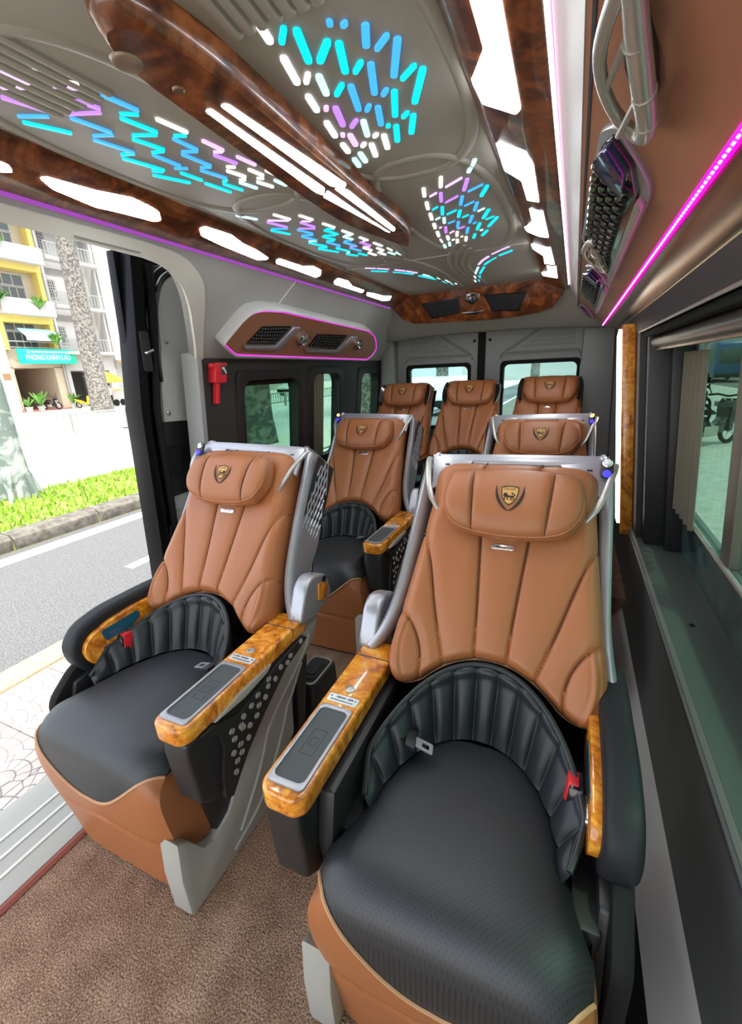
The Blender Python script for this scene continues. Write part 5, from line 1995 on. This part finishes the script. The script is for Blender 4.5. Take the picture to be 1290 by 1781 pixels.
def trunk(name, label, x, y, r0, r1, h, mat, lean=(0, 0), fins=0, z0=GZ, group=None):
    t = thing(name, label, 'tree', (x, y, z0), group)
    rnd = random.Random(int(abs(x * 100)))
    rows = []
    for i in range(26):
        q = i / 25
        r = r0 + (r1 - r0) * q + .16 * r0 * max(0, 1 - q * 12)
        rows.append([(x + lean[0] * q * h + r * math.cos(g) * (1 + .06 * math.sin(3 * g + i)), y + lean[1] * q * h + r * math.sin(g), z0 + q * h) for g in np.linspace(0, 2 * PI, 17)[:-1]])
    part('trunk', MB().grid(rows, loop=True), mat, t)
    for k in range(fins):
        g = 2 * PI * k / fins + .3
        c, s = math.cos(g), math.sin(g)
        f = MB().prism([(r0 * .7, 0), (r0 * 1.9, 0), (r0 * .85, .55)], lambda a, z, d, c=c, s=s: (x + a * c - d * s, y + a * s + d * c, z0 + .08 + z), -.03, .03)
        part('buttress', f, mat, t, bevel=.01)
    # crown of leaf clumps
    cr_ = MB()
    for k in range(420):
        a = rnd.uniform(0, 6.28)
        q = rnd.random() ** .6 * r0 * 7
        cx_, cy_, cz_ = x + lean[0] * h + q * math.cos(a), y + lean[1] * h + q * math.sin(a), z0 + h + rnd.uniform(-.6, 2.2)
        for m_ in range(3):
            b = Vector((rnd.uniform(-1, 1), rnd.uniform(-1, 1), rnd.uniform(-.6, .6))).normalized() * rnd.uniform(.18, .34)
            c2 = b.cross(Vector((rnd.uniform(-1, 1), rnd.uniform(-1, 1), 1))).normalized() * .10
            p = Vector((cx_, cy_, cz_)) + Vector((rnd.uniform(-.3, .3), rnd.uniform(-.3, .3), rnd.uniform(-.3, .3)))
            cr_.add([p, p + b * .5 + c2, p + b, p + b * .5 - c2], [(0, 1, 2, 3)])
    c_ = part('crown', cr_, M['leaf'], t, recalc=False)
    c_['kind'] = 'stuff'
    return t


trunk('street_tree', 'pale buttressed trunk standing on the grass median', -7.75, 3.75, .17, .13, 9.5, M['bark_pale'], (-.012, .0), 5)
trunk('palm_tree', 'tall speckled grey trunk in front of the white building', -28.2, 19.6, .62, .42, 15.5, M['bark'], (.0, .0))
trunk('street_tree', 'thick dark trunk seen through the first left window', -7.9, 9.95, .40, .34, 9.0, bark_mat('dark_bark', (.05, .055, .05), (.13, .14, .12), 5), (0, 0))
trunk('street_tree', 'grey trunk seen through the narrow left window', -7.6, 16.4, .42, .38, 9.0, M['bark'])
for i, (x, y, lab) in enumerate(((-6.5, 24, 'leafy street tree behind the left rear door window'), (1.2, 27, 'leafy street tree behind the right rear door window'), (-2.8, 38, 'distant street tree behind the rear door post'))):
    trunk('street_tree', lab, x, y, .36, .25, 5.5 + i, M['bark'])

# low railing along the far side of the road


def railing(name, label, x, y0, y1, h, step=2.2):
    t = thing(name, label, 'fence', (x, y0, GZ))
    n = int((y1 - y0) / step)
    for i in range(n + 1):
        y = y0 + i * step
        part('post', MB().box(x - .05, x + .05, y - .05, y + .05, GZ, GZ + h + .06), M['fence_white'], t)
    for z in (h * .30, h):
        part('rail', MB().box(x - .025, x + .025, y0, y1, GZ + z - .03, GZ + z + .03), M['fence_white'], t)
    b = MB()
    y = y0 + .15
    while y < y1:
        b.box(x - .012, x + .012, y - .02, y + .02, GZ + h * .3, GZ + h)
        y += .22
    o = part('bars', b, M['fence_white'], t)
    o['kind'] = 'stuff'
    for i in range(0, n + 1, 2):
        y = y0 + i * step
        part('foot', MB().box(x - .35, x + .35, y - .06, y + .06, GZ - .0, GZ + .05), plain('grey_foot', (.2, .2, .2), .8) if i == 0 else M['kerb'], t)


railing('road_railing', 'low white railing along the middle of the bright road', -16.3, 3.5, 34, .78)

# ---------------------------------------------------------------- buildings on the far side
FX = -37.6


def FB(y, z, d):
    """facade frame: d towards the street"""
    return (FX + d, y, GZ + z)


def window_on(root, y0, y1, z0, z1, d=0.0, panes=2, grille=False):
    f = part('window', MB().ring([(y0 - .09, z0 - .09), (y1 + .09, z0 - .09), (y1 + .09, z1 + .09), (y0 - .09, z1 + .09)], [(y0, z0), (y1, z0), (y1, z1), (y0, z1)], FB, d - .05, d + .08), M['white_wall'], root)
    w = (y1 - y0) / panes
    for k in range(panes):
        part('pane', MB().box(y0 + w * k + .05, y0 + w * (k + 1) - .05, z0 + .03, z1 - .03, d + .0, d + .03, fr=FB), M['pane'], root, under=f)
    if grille:
        g = MB()
        for k in range(5):
            y = y0 + (y1 - y0) * (k + .5) / 5
            g.box(y - .03, y + .03, z0, z1, d + .06, d + .09, fr=FB)
        for k in range(6):
            z = z0 + (z1 - z0) * (k + .5) / 6
            g.box(y0, y1, z - .03, z + .03, d + .06, d + .09, fr=FB)
        part('grille', g, M['white_wall'], root, under=f)
    return f


def balcony(root, y0, y1, z, depth, wall, solid=.9, rail=False):
    part('balcony_slab', MB().box(y0, y1, z - .22, z, 0, depth, fr=FB), wall, root)
    if rail:
        b = MB()
        b.box(y0, y1, z + .92, z + .98, depth - .06, depth, fr=FB)
        y = y0 + .05
        while y < y1:
            b.box(y - .018, y + .018, z, z + .92, depth - .05, depth - .02, fr=FB)
            y += .26
        part('balcony_railing', b, M['fence_white'], root)
    else:
        part('balcony_parapet', MB().box(y0, y1, z, z + solid, depth - .12, depth, fr=FB), M['white_wall'], root)


def potted(root_name, label, x, y, z, n=26, h=.9, pot=True, cat='plant', group=None):
    t = thing(root_name, label, cat, (x, y, z), group)
    if pot:
        part('pot', MB().lathe([(.16, 0), (.24, .36), (.26, .40), (.20, .38)], 14, (x, y, z)), M['white_wall'], t)
        z += .36
    rnd = random.Random(int(abs(y * 77 + z * 13)))
    b = MB()
    for k in range(n):
        a = rnd.uniform(0, 6.28)
        L = h * rnd.uniform(.6, 1.1)
        out = rnd.uniform(.25, .75) * L
        dx, dy = math.cos(a), math.sin(a)
        w = .045 * h + .02
        P = []
        for i in range(5):
            q = i / 4
            px, py, pz = x + dx * out * q, y + dy * out * q, z + L * (q - .45 * q * q * (out / L + .3))
            ww = w * math.sin(PI * min(.98, .12 + q * .86))
            P.append([(px - dy * ww, py + dx * ww, pz), (px + dy * ww, py - dx * ww, pz)])
        b.grid(P)
    part('leaves', b, M['leaf'], t, recalc=False)
    return t


# yellow shophouse
yb = thing('yellow_shophouse', 'yellow and cream shophouse with the green clinic sign', 'building', (FX, 21.5, GZ))
ya, yz = 19.75, 23.55
W_ = MB()
W_.box(ya, yz, 4.5, 17.5, -8, -.6, fr=FB)
W_.box(ya, yz, 3.15, 4.5, -8, -.1, fr=FB)
W_.box(ya, ya + .30, 0, 3.2, -8, -.1, fr=FB)
W_.box(22.95, yz, 0, 3.2, -8, -.1, fr=FB)
W_.box(ya, yz, 0, 3.2, -8, -6.5, fr=FB)
part('facade', W_, M['cream_wall'], yb)
part('shop_floor', MB().box(ya, yz, -.02, .05, -6.5, .6, fr=FB), plain('red_shop_floor', (.30, .12, .09), .6), yb)
part('ceiling_lamp', MB().box(20.4, 21.2, 2.98, 3.08, -2.6, -2.2, fr=FB), emit('shop_lamp', (1, 1, 1), 4), yb)
part('shop_back', MB().box(ya + .3, 22.95, .05, 3.1, -6.4, -6.3, fr=FB), M['grey_wall'], yb)
for (y0, y1) in ((ya - .05, ya + .32), (yz - .30, yz + .02)):
    part('pilaster', MB().box(y0, y1, 4.4, 17.5, -.6, .15, fr=FB), M['yellow_wall'], yb)
for z in (6.75, 10.35, 13.9):
    part('floor_band', MB().box(ya, yz, z - .45, z + .12, -.6, .22, fr=FB), M['yellow_wall'], yb)
for z in (7.0, 10.55, 14.1):
    balcony(yb, ya + .1, yz - .1, z, 1.0, M['white_wall'], .85)
for z in (4.9, 8.0, 11.6):
    window_on(yb, ya + .75, ya + 2.75, z + .95, z + 1.65, -.6, 3)
    window_on(yb, ya + .75, ya + 2.75, z - .35, z + .80, -.6, 4, grille=False)
part('balcony_rail', MB().box(ya + .2, yz - .2, 4.95, 5.02, .4, .46, fr=FB).box(ya + .2, yz - .2, 4.55, 4.6, .4, .46, fr=FB), M['fence_white'], yb)
aw = MB().prism([(0, 5.95), (.9, 5.35), (.9, 5.05), (.86, 5.05), (.86, 5.32), (0, 5.88)], lambda d, z, q: FB(20.95 + 2.5 * q, z, d), 0, 1)
part('awning', aw, M['awning'], yb)
sg_ = thing('clinic_sign', 'green clinic sign board with white letters above the shop door', 'sign', (FX + .5, 22.3, GZ + 3.4))
part('board', MB().box(20.25, 24.45, 3.42, 4.48, .45, .58, fr=FB), M['sign_green'], sg_)
pb_ = part('centre_panel', MB().box(20.85, 23.85, 3.55, 4.36, .575, .60, fr=FB), plain('teal_sign_panel', (.02, .50, .48), .5), sg_)
vs, fs = text_geo('PHÒNG KHÁM LAO', .50)
tm = MB().add([FB(22.36 + vx * .74, 3.86 + vy, .606) for vx, vy in vs], fs)
part('lettering', tm, M['sign_white'], sg_, under=pb_, recalc=False)
dash = MB()
rnd = random.Random(9)
y = 21.2
while y < 23.5:
    w = rnd.uniform(.05, .14)
    dash.box(y, y + w, 4.22, 4.32, .60, .607, fr=FB)
    y += w + .045
part('small_line', dash, M['sign_white'], sg_, under=pb_)
for y in (20.98, 23.72):
    part('roundel', MB().lathe([(.10, 0), (.10, .01)], 14, FB(y, 4.26, .60), (1, 0, 0)), M['sign_white'], sg_, under=pb_)
potted('potted_palm', 'potted palm left of the shop entrance', FX + 1.6, 20.3, GZ, 26, 1.5)
potted('potted_palm', 'small potted palm at the far left of the shop front', FX + 1.9, 19.3, GZ, 18, 1.0)
potted('potted_palm', 'potted palm at the right edge of the shop entrance', FX + 1.3, 22.9, GZ, 20, 1.2)
for (y, z, lab) in ((22.3, 7.2, 'green creeper over the middle yellow balcony'), (20.4, 10.9, 'green creeper at the top left balcony'), (22.9, 4.75, 'green plants below the pale blue awning'), (19.7, 7.4, 'green creeper at the left edge of the yellow facade')):
    potted('balcony_plant', lab, FX + 1.0, y, GZ + z, 80, 1.25, pot=False)
# plain left neighbour
nb_ = thing('pale_building', 'bright cream building left of the yellow shophouse', 'building', (FX, 16, GZ))
part('facade', MB().box(8, 19.66, 0, 16, -8, .3, fr=FB), M['white_wall'], nb_)
for z in (4.2, 7.8, 11.4):
    window_on(nb_, 16.8, 18.6, z, z + 1.5, .3, 2)
part('plaque', MB().box(19.05, 19.5, 2.35, 2.75, .3, .36, fr=FB), plain('brown_plaque', (.25, .13, .05), .5), nb_)
# white building
wb = thing('white_building', 'white apartment building with barred balconies behind the palm trunk', 'building', (FX, 25.8, GZ))
wa, wz = 23.6, 28.2
W_ = MB()
W_.box(wa, wz, 4.3, 13.2, -8, -.9, fr=FB)
W_.box(wa, wz, 2.9, 4.3, -8, 0, fr=FB)
W_.box(wa, wa + .5, 0, 2.9, -8, 0, fr=FB)
W_.box(27.5, wz, 0, 2.9, -8, 0, fr=FB)
W_.box(wa, wa + .28, 4.3, 13.2, -.9, .1, fr=FB)
W_.box(wz - .28, wz, 4.3, 13.2, -.9, .1, fr=FB)
W_.box(wa, wz, 13.2, 13.6, -8, .3, fr=FB)
part('facade', W_, M['white_wall'], wb)
part('shop_opening', MB().box(wa + .5, 27.5, 0, 2.9, -4, -3.8, fr=FB), M['shop_dark'], wb)
part('shop_grille', MB().box(25.0, 27.4, 2.42, 2.46, .0, .04, fr=FB).box(25.0, 27.4, 2.78, 2.82, 0, .04, fr=FB), M['grey_wall'], wb)
for z in (4.35, 7.75, 11.1):
    balcony(wb, wa + .15, wz - .15, z, .9, M['white_wall'], rail=True)
    window_on(wb, 24.25, 25.05, z + .75, z + 2.0, -.9, 1, grille=True)
    window_on(wb, 26.05, 27.35, z + .70, z + 1.9, -.9, 2)
    lv = MB()
    for k in range(3):
        lv.box(24.2, 27.6, z + 2.45 + .17 * k, z + 2.53 + .17 * k, -.92, -.84, fr=FB)
    part('louvre', lv, M['grey_wall'], wb)
part('drain_pipe', MB().tube([FB(wa + .02, .2, .2), FB(wa + .02, 13.2, .2)], .05, 6), M['grey_wall'], wb)
part('drain_pipe', MB().tube([FB(wz - .02, 3, .15), FB(wz - .02, 13.2, .15)], .05, 6), M['grey_wall'], wb)
rb = thing('white_building', 'blank white building beside the open door frame', 'building', (FX, 34, GZ))
W_ = MB().box(28.25, 60, 3.2, 15, -8, -.3, fr=FB).box(28.25, 29.0, 0, 3.2, -8, -.3, fr=FB).box(31.5, 60, 0, 3.2, -8, -.3, fr=FB).box(28.25, 60, 0, 3.2, -8, -2.5, fr=FB)
part('facade', W_, M['white_wall'], rb)
for (y, z) in ((29.6, 5.6), (31.2, 5.6), (29.6, 8.9), (31.4, 11.8), (33.5, 5.6)):
    window_on(rb, y, y + .8, z, z + 1.35, -.3, 2)
part('canopy', MB().box(28.3, 33.5, 3.55, 3.75, -.3, 1.0, fr=FB), M['cream_wall'], rb)
part('planter', MB().box(29.3, 33.0, 0, 1.3, .3, .9, fr=FB), M['cream_wall'], rb)
potted('hedge_plant', 'green bushy plant in the cream planter', FX + .8, 30.2, GZ + 1.25, 44, 1.1, pot=False)

# parasol stall
t = thing('street_stall', 'street stall under a yellow parasol', 'stall', (FX + 3.2, 24.6, GZ))
cx_, cy_ = FX + 3.2, 24.6
mb = MB()
rows = [[(cx_ + r * math.cos(g), cy_ + r * math.sin(g), GZ + z - .10 * (r > 1) * abs(math.sin(4 * g))) for g in np.linspace(0, 2 * PI, 33)[:-1]] for r, z in ((.03, 2.75), (.7, 2.48), (1.25, 2.12), (1.27, 1.95))]
part('parasol', mb.grid(rows, loop=True), M['yellow_cloth'], t)
part('pole', MB().tube([(cx_, cy_, GZ), (cx_, cy_, GZ + 2.75)], .03, 8), M['white'], t)
part('cart', MB().box(cx_ - .35, cx_ + .35, cy_ + .1, cy_ + 1.15, GZ + .30, GZ + 1.25), M['white_wall'], t, bevel=.03)
part('cart_top', MB().box(cx_ - .42, cx_ + .42, cy_ + .05, cy_ + 1.2, GZ + 1.25, GZ + 1.31), M['yellow_cloth'], t)
part('wheel', MB().lathe([(.26, -.03), (.26, .03)], 16, (cx_ + .4, cy_ + .35, GZ + .26), (1, 0, 0)), M['rubber'], t)
part('wheel', MB().lathe([(.26, -.03), (.26, .03)], 16, (cx_ + .4, cy_ + .95, GZ + .26), (1, 0, 0)), M['rubber'], t)


def motorbike(label, loc, rot, paint, scale=1.0, group=None):
    t = thing('motorbike', label, 'motorbike', (0, 0, 0), group)
    for y in (-.62, .62):
        rg = [(0, y + .25 * math.cos(g), .29 + .25 * math.sin(g)) for g in np.linspace(0, 2 * PI, 21)[:-1]]
        w = part('wheel', MB().tube(rg, .042, 8, closed=True), M['rubber'], t)
        sp = MB().lathe([(.05, -.05), (.05, .05)], 10, (0, y, .29), (1, 0, 0))
        for k in range(5):
            g = 2 * PI * k / 5
            sp.tube([(0, y, .29), (0, y + .23 * math.cos(g), .29 + .23 * math.sin(g))], .012, 5)
        part('spokes', sp, M['chrome'], t, under=w)
    bd = [(-.55, .50), (-.42, .62), (-.20, .44), (.05, .40), (.20, .60), (.85, .72), (.88, .66), (.50, .46), (.25, .30), (-.30, .26), (-.42, .40)]
    part('body', MB().prism(round_poly(bd, .04, 3), lambda y, z, d: (d, y, z), -.11, .11), paint, t, bevel=.03)
    part('front_shield', MB().prism(round_poly([(-.50, .30), (-.40, .28), (-.36, .80), (-.46, .95), (-.52, .86)], .03, 3), lambda y, z, d: (d, y, z), -.15, .15), paint, t, bevel=.04)
    part('saddle', MB().prism(round_poly([(-.02, .66), (.10, .74), (.72, .80), (.78, .74), (.20, .64)], .04, 3), lambda y, z, d: (d, y, z), -.12, .12), M['rubber'], t, bevel=.03)
    part('handlebar', MB().tube([(-.34, -.32, 1.0), (-.20, -.40, 1.02), (0, -.42, .98), (.20, -.40, 1.02), (.34, -.32, 1.0)], .022, 7), M['rubber'], t)
    part('fork', MB().tube([(.07, -.62, .29), (.07, -.44, .92)], .025, 7).tube([(-.07, -.62, .29), (-.07, -.44, .92)], .025, 7), M['chrome'], t)
    part('engine', MB().box(-.12, .12, -.15, .25, .20, .42), M['pale_metal'], t, bevel=.03)
    part('exhaust', MB().tube([(.14, .05, .24), (.16, .40, .24), (.17, .90, .34)], [.03, .04, .055], 9), M['chrome'], t)
    part('rear_light', MB().box(-.06, .06, .86, .92, .62, .70), M['red_vehicle'], t, bevel=.01)
    part('mirror', MB().tube([(.28, -.34, 1.0), (.34, -.30, 1.16), (.36, -.30, 1.20)], [.01, .01, .04], 7).tube([(-.28, -.34, 1.0), (-.34, -.30, 1.16), (-.36, -.30, 1.20)], [.01, .01, .04], 7), M['rubber'], t)
    t.location = loc
    t.rotation_euler = (0, 0, rot)
    t.scale = (scale,) * 3
    return t


motorbike('dark motorbike parked inside the shop doorway', (FX + .6, 21.6, GZ), 1.9, M['gloss'])
motorbike('yellow motorbike at the kerb before the shop', (FX + 2.6, 23.0, GZ), 1.75, M['yellow_vehicle'])
motorbike('black motorbike between the yellow one and the stall', (FX + 2.8, 23.8, GZ), 1.6, M['gloss'])
motorbike('red motorbike beside the standing person', (FX + 3.5, 27.8, GZ), .2, M['red_vehicle'])
motorbike('nearest motorbike outside the right window', (2.62, 11.1, GZ), 2.3, M['gloss'], 1.0)
motorbike('motorbike farther back outside the right window', (2.75, 14.2, GZ), 2.2, M['gloss'])
motorbike('motorbike behind the other two outside the right window', (3.3, 17.0, GZ), 2.1, M['white_vehicle'])


def person(label, x, y, rot, shirt, seated=False):
    """small far figure: one skinned body"""
    t = thing('person', label, 'person', (x, y, GZ))
    J = [(0, 0, .95), (0, 0, 1.20), (0, .01, 1.42), (0, .01, 1.50), (0, .02, 1.60), (0, .02, 1.70),
         (.19, 0, 1.38), (.26, .06, 1.12), (.22, .22, .98), (-.19, 0, 1.38), (-.26, .06, 1.12), (-.22, .22, .98),
         (.10, 0, .88), (.12, .05, .48), (.12, .0, .06), (.12, .14, .04), (-.10, 0, .88), (-.12, .02, .48), (-.12, -.02, .06), (-.12, .12, .04)]
    E_ = [(0, 1), (1, 2), (2, 3), (3, 4), (4, 5), (2, 6), (6, 7), (7, 8), (2, 9), (9, 10), (10, 11), (0, 12), (12, 13), (13, 14), (14, 15), (0, 16), (16, 17), (17, 18), (18, 19)]
    Rr = [.13, .13, .14, .055, .09, .085, .06, .045, .035, .06, .045, .035, .09, .065, .045, .035, .09, .065, .045, .035]
    c, s = math.cos(rot), math.sin(rot)
    me = bpy.data.meshes.new('body')
    me.from_pydata([(a * c - b * s, a * s + b * c, z) for a, b, z in J], E_, [])
    o = bpy.data.objects.new('body', me)
    COL.objects.link(o)
    md = o.modifiers.new('skin', 'SKIN')
    for i, r in enumerate(Rr):
        me.skin_vertices[0].data[i].radius = (r, r)
    me.skin_vertices[0].data[0].use_root = True
    sb = o.modifiers.new('smooth', 'SUBSURF')
    sb.levels = sb.render_levels = 1
    dg = bpy.context.evaluated_depsgraph_get()
    m2 = bpy.data.meshes.new_from_object(o.evaluated_get(dg))
    bpy.data.objects.remove(o)
    b = bpy.data.objects.new('body', m2)
    m2.materials.clear()
    for q in (M['skin'], shirt, M['rubber']):
        m2.materials.append(q)
    for p in m2.polygons:
        z = p.center.z
        p.material_index = 0 if z > 1.46 else (1 if z > .90 else 2)
        if .86 < z < 1.16 and abs(p.center.x) + abs(p.center.y) > .30:
            p.material_index = 0
        p.use_smooth = True
    COL.objects.link(b)
    b.parent = t
    h = MB().lathe([(.10, 0), (.118, .05), (.10, .12), (.05, .16)], 12, (x + .0, y + .01, GZ + 1.64))
    part('hair', h, M['rubber'], t)
    return t


person('standing person in dark clothes beside the red motorbike', FX + 3.6, 26.3, -1.2, M['shirt'])
person('person in pale clothes at the street stall', FX + 3.9, 24.3, 1.2, M['shirt_pink'])


def car(label, x, y, rot, paint, van=False):
    t = thing('bus' if van else 'car', label, 'bus' if van else 'car', (0, 0, 0))
    L = 4.3 if not van else 7.0
    if van:
        prof = [(-3.4, .35), (-3.45, 1.2), (-3.35, 2.6), (-3.2, 2.8), (3.3, 2.8), (3.45, 2.6), (3.45, .35)]
    else:
        prof = [(-2.15, .35), (-2.15, .75), (-1.9, .90), (-1.05, 1.0), (-.45, 1.45), (.90, 1.47), (1.70, 1.0), (2.10, .92), (2.15, .40)]
    w = .88 if not van else 1.15
    part('body', MB().prism(round_poly(prof, .12, 3), lambda a, z, d: (d, a, z), -w, w), paint, t, bevel=.08)
    gl = [(-.95, 1.0), (-.42, 1.38), (.86, 1.40), (1.45, 1.0)] if not van else [(-3.2, 1.4), (-3.15, 2.3), (3.2, 2.3), (3.2, 1.4)]
    part('side_glass', MB().prism(gl, lambda a, z, d: (d, a, z), -w - .01, w + .01), M['pane'], t)
    if van:
        part('rear_glass', MB().box(-.95, .95, -3.50, -3.44, 1.3, 2.3), M['pane'], t, bevel=.02)
    for a in (-L * .31, L * .31):
        for q in (-1, 1):
            part('wheel', MB().lathe([(.32, -.1), (.33, 0), (.32, .1)], 18, (q * (w - .05), a, .33), (1, 0, 0)), M['rubber'], t)
    part('bumper', MB().box(-w * .9, w * .9, -L / 2 - .06, -L / 2 + .1, .35, .6), M['rubber'], t, bevel=.03)
    t.location = (x, y, GZ)
    t.rotation_euler = (0, 0, rot)
    return t


car('silver car beyond the railing, seen through the left window', -24.0, 36.5, 0, M['white_vehicle'])
car('blue bus outside the right window', 10.2, 43.0, .0, M['blue_paint'], True)
car('white car behind the left rear door window', -4.6, 19, .1, M['white_vehicle'])

# buildings behind the right window and the rear doors
for i, (x0, x1, y0, y1, h, lab) in enumerate(((9, 20, 50, 62, 13, 'pale building behind the blue bus'), (-14, 4, 62, 70, 11, 'hazy building far behind the rear doors'), (20, 30, 14, 44, 12, 'pale building along the right side of the street'))):
    t = thing('distant_building', lab, 'building', ((x0 + x1) / 2, y0, GZ))
    part('facade', MB().box(x0, x1, y0, y1, GZ, GZ + h), M['white_wall'] if i != 2 else M['grey_wall'], t)
    for k in range(3):
        for j in range(4):
            z = GZ + 3.6 + k * 3.0
            if i == 2:
                ya_ = y0 + (y1 - y0) * (j + .3) / 4
                f = part('window', MB().box(x0 - .08, x0, ya_, ya_ + 2.6, z, z + 1.6), M['white_wall'], t)
                part('pane', MB().box(x0 - .10, x0 - .05, ya_ + .15, ya_ + 2.45, z + .15, z + 1.45), M['pane'], t, under=f)
            else:
                xa_ = x0 + (x1 - x0) * (j + .3) / 4
                f = part('window', MB().box(xa_, xa_ + 1.5, y0 - .08, y0, z, z + 1.6), M['grey_wall'], t)
                part('pane', MB().box(xa_ + .15, xa_ + 1.35, y0 - .10, y0 - .05, z + .15, z + 1.45), M['pane'], t, under=f)
# kerbed planter islet on the right
isl = struct('traffic_islet', MB().box(5.0, 9.5, 18.0, 21.0, GZ - .01, GZ + .16), M['kerb'], bevel=.03)
struct('islet_grass', MB().box(5.2, 9.3, 18.2, 20.8, GZ + .15, GZ + .20), M['grass'], isl)

for o_ in bpy.data.objects:
    if '_loc' in o_:
        del o_['_loc']
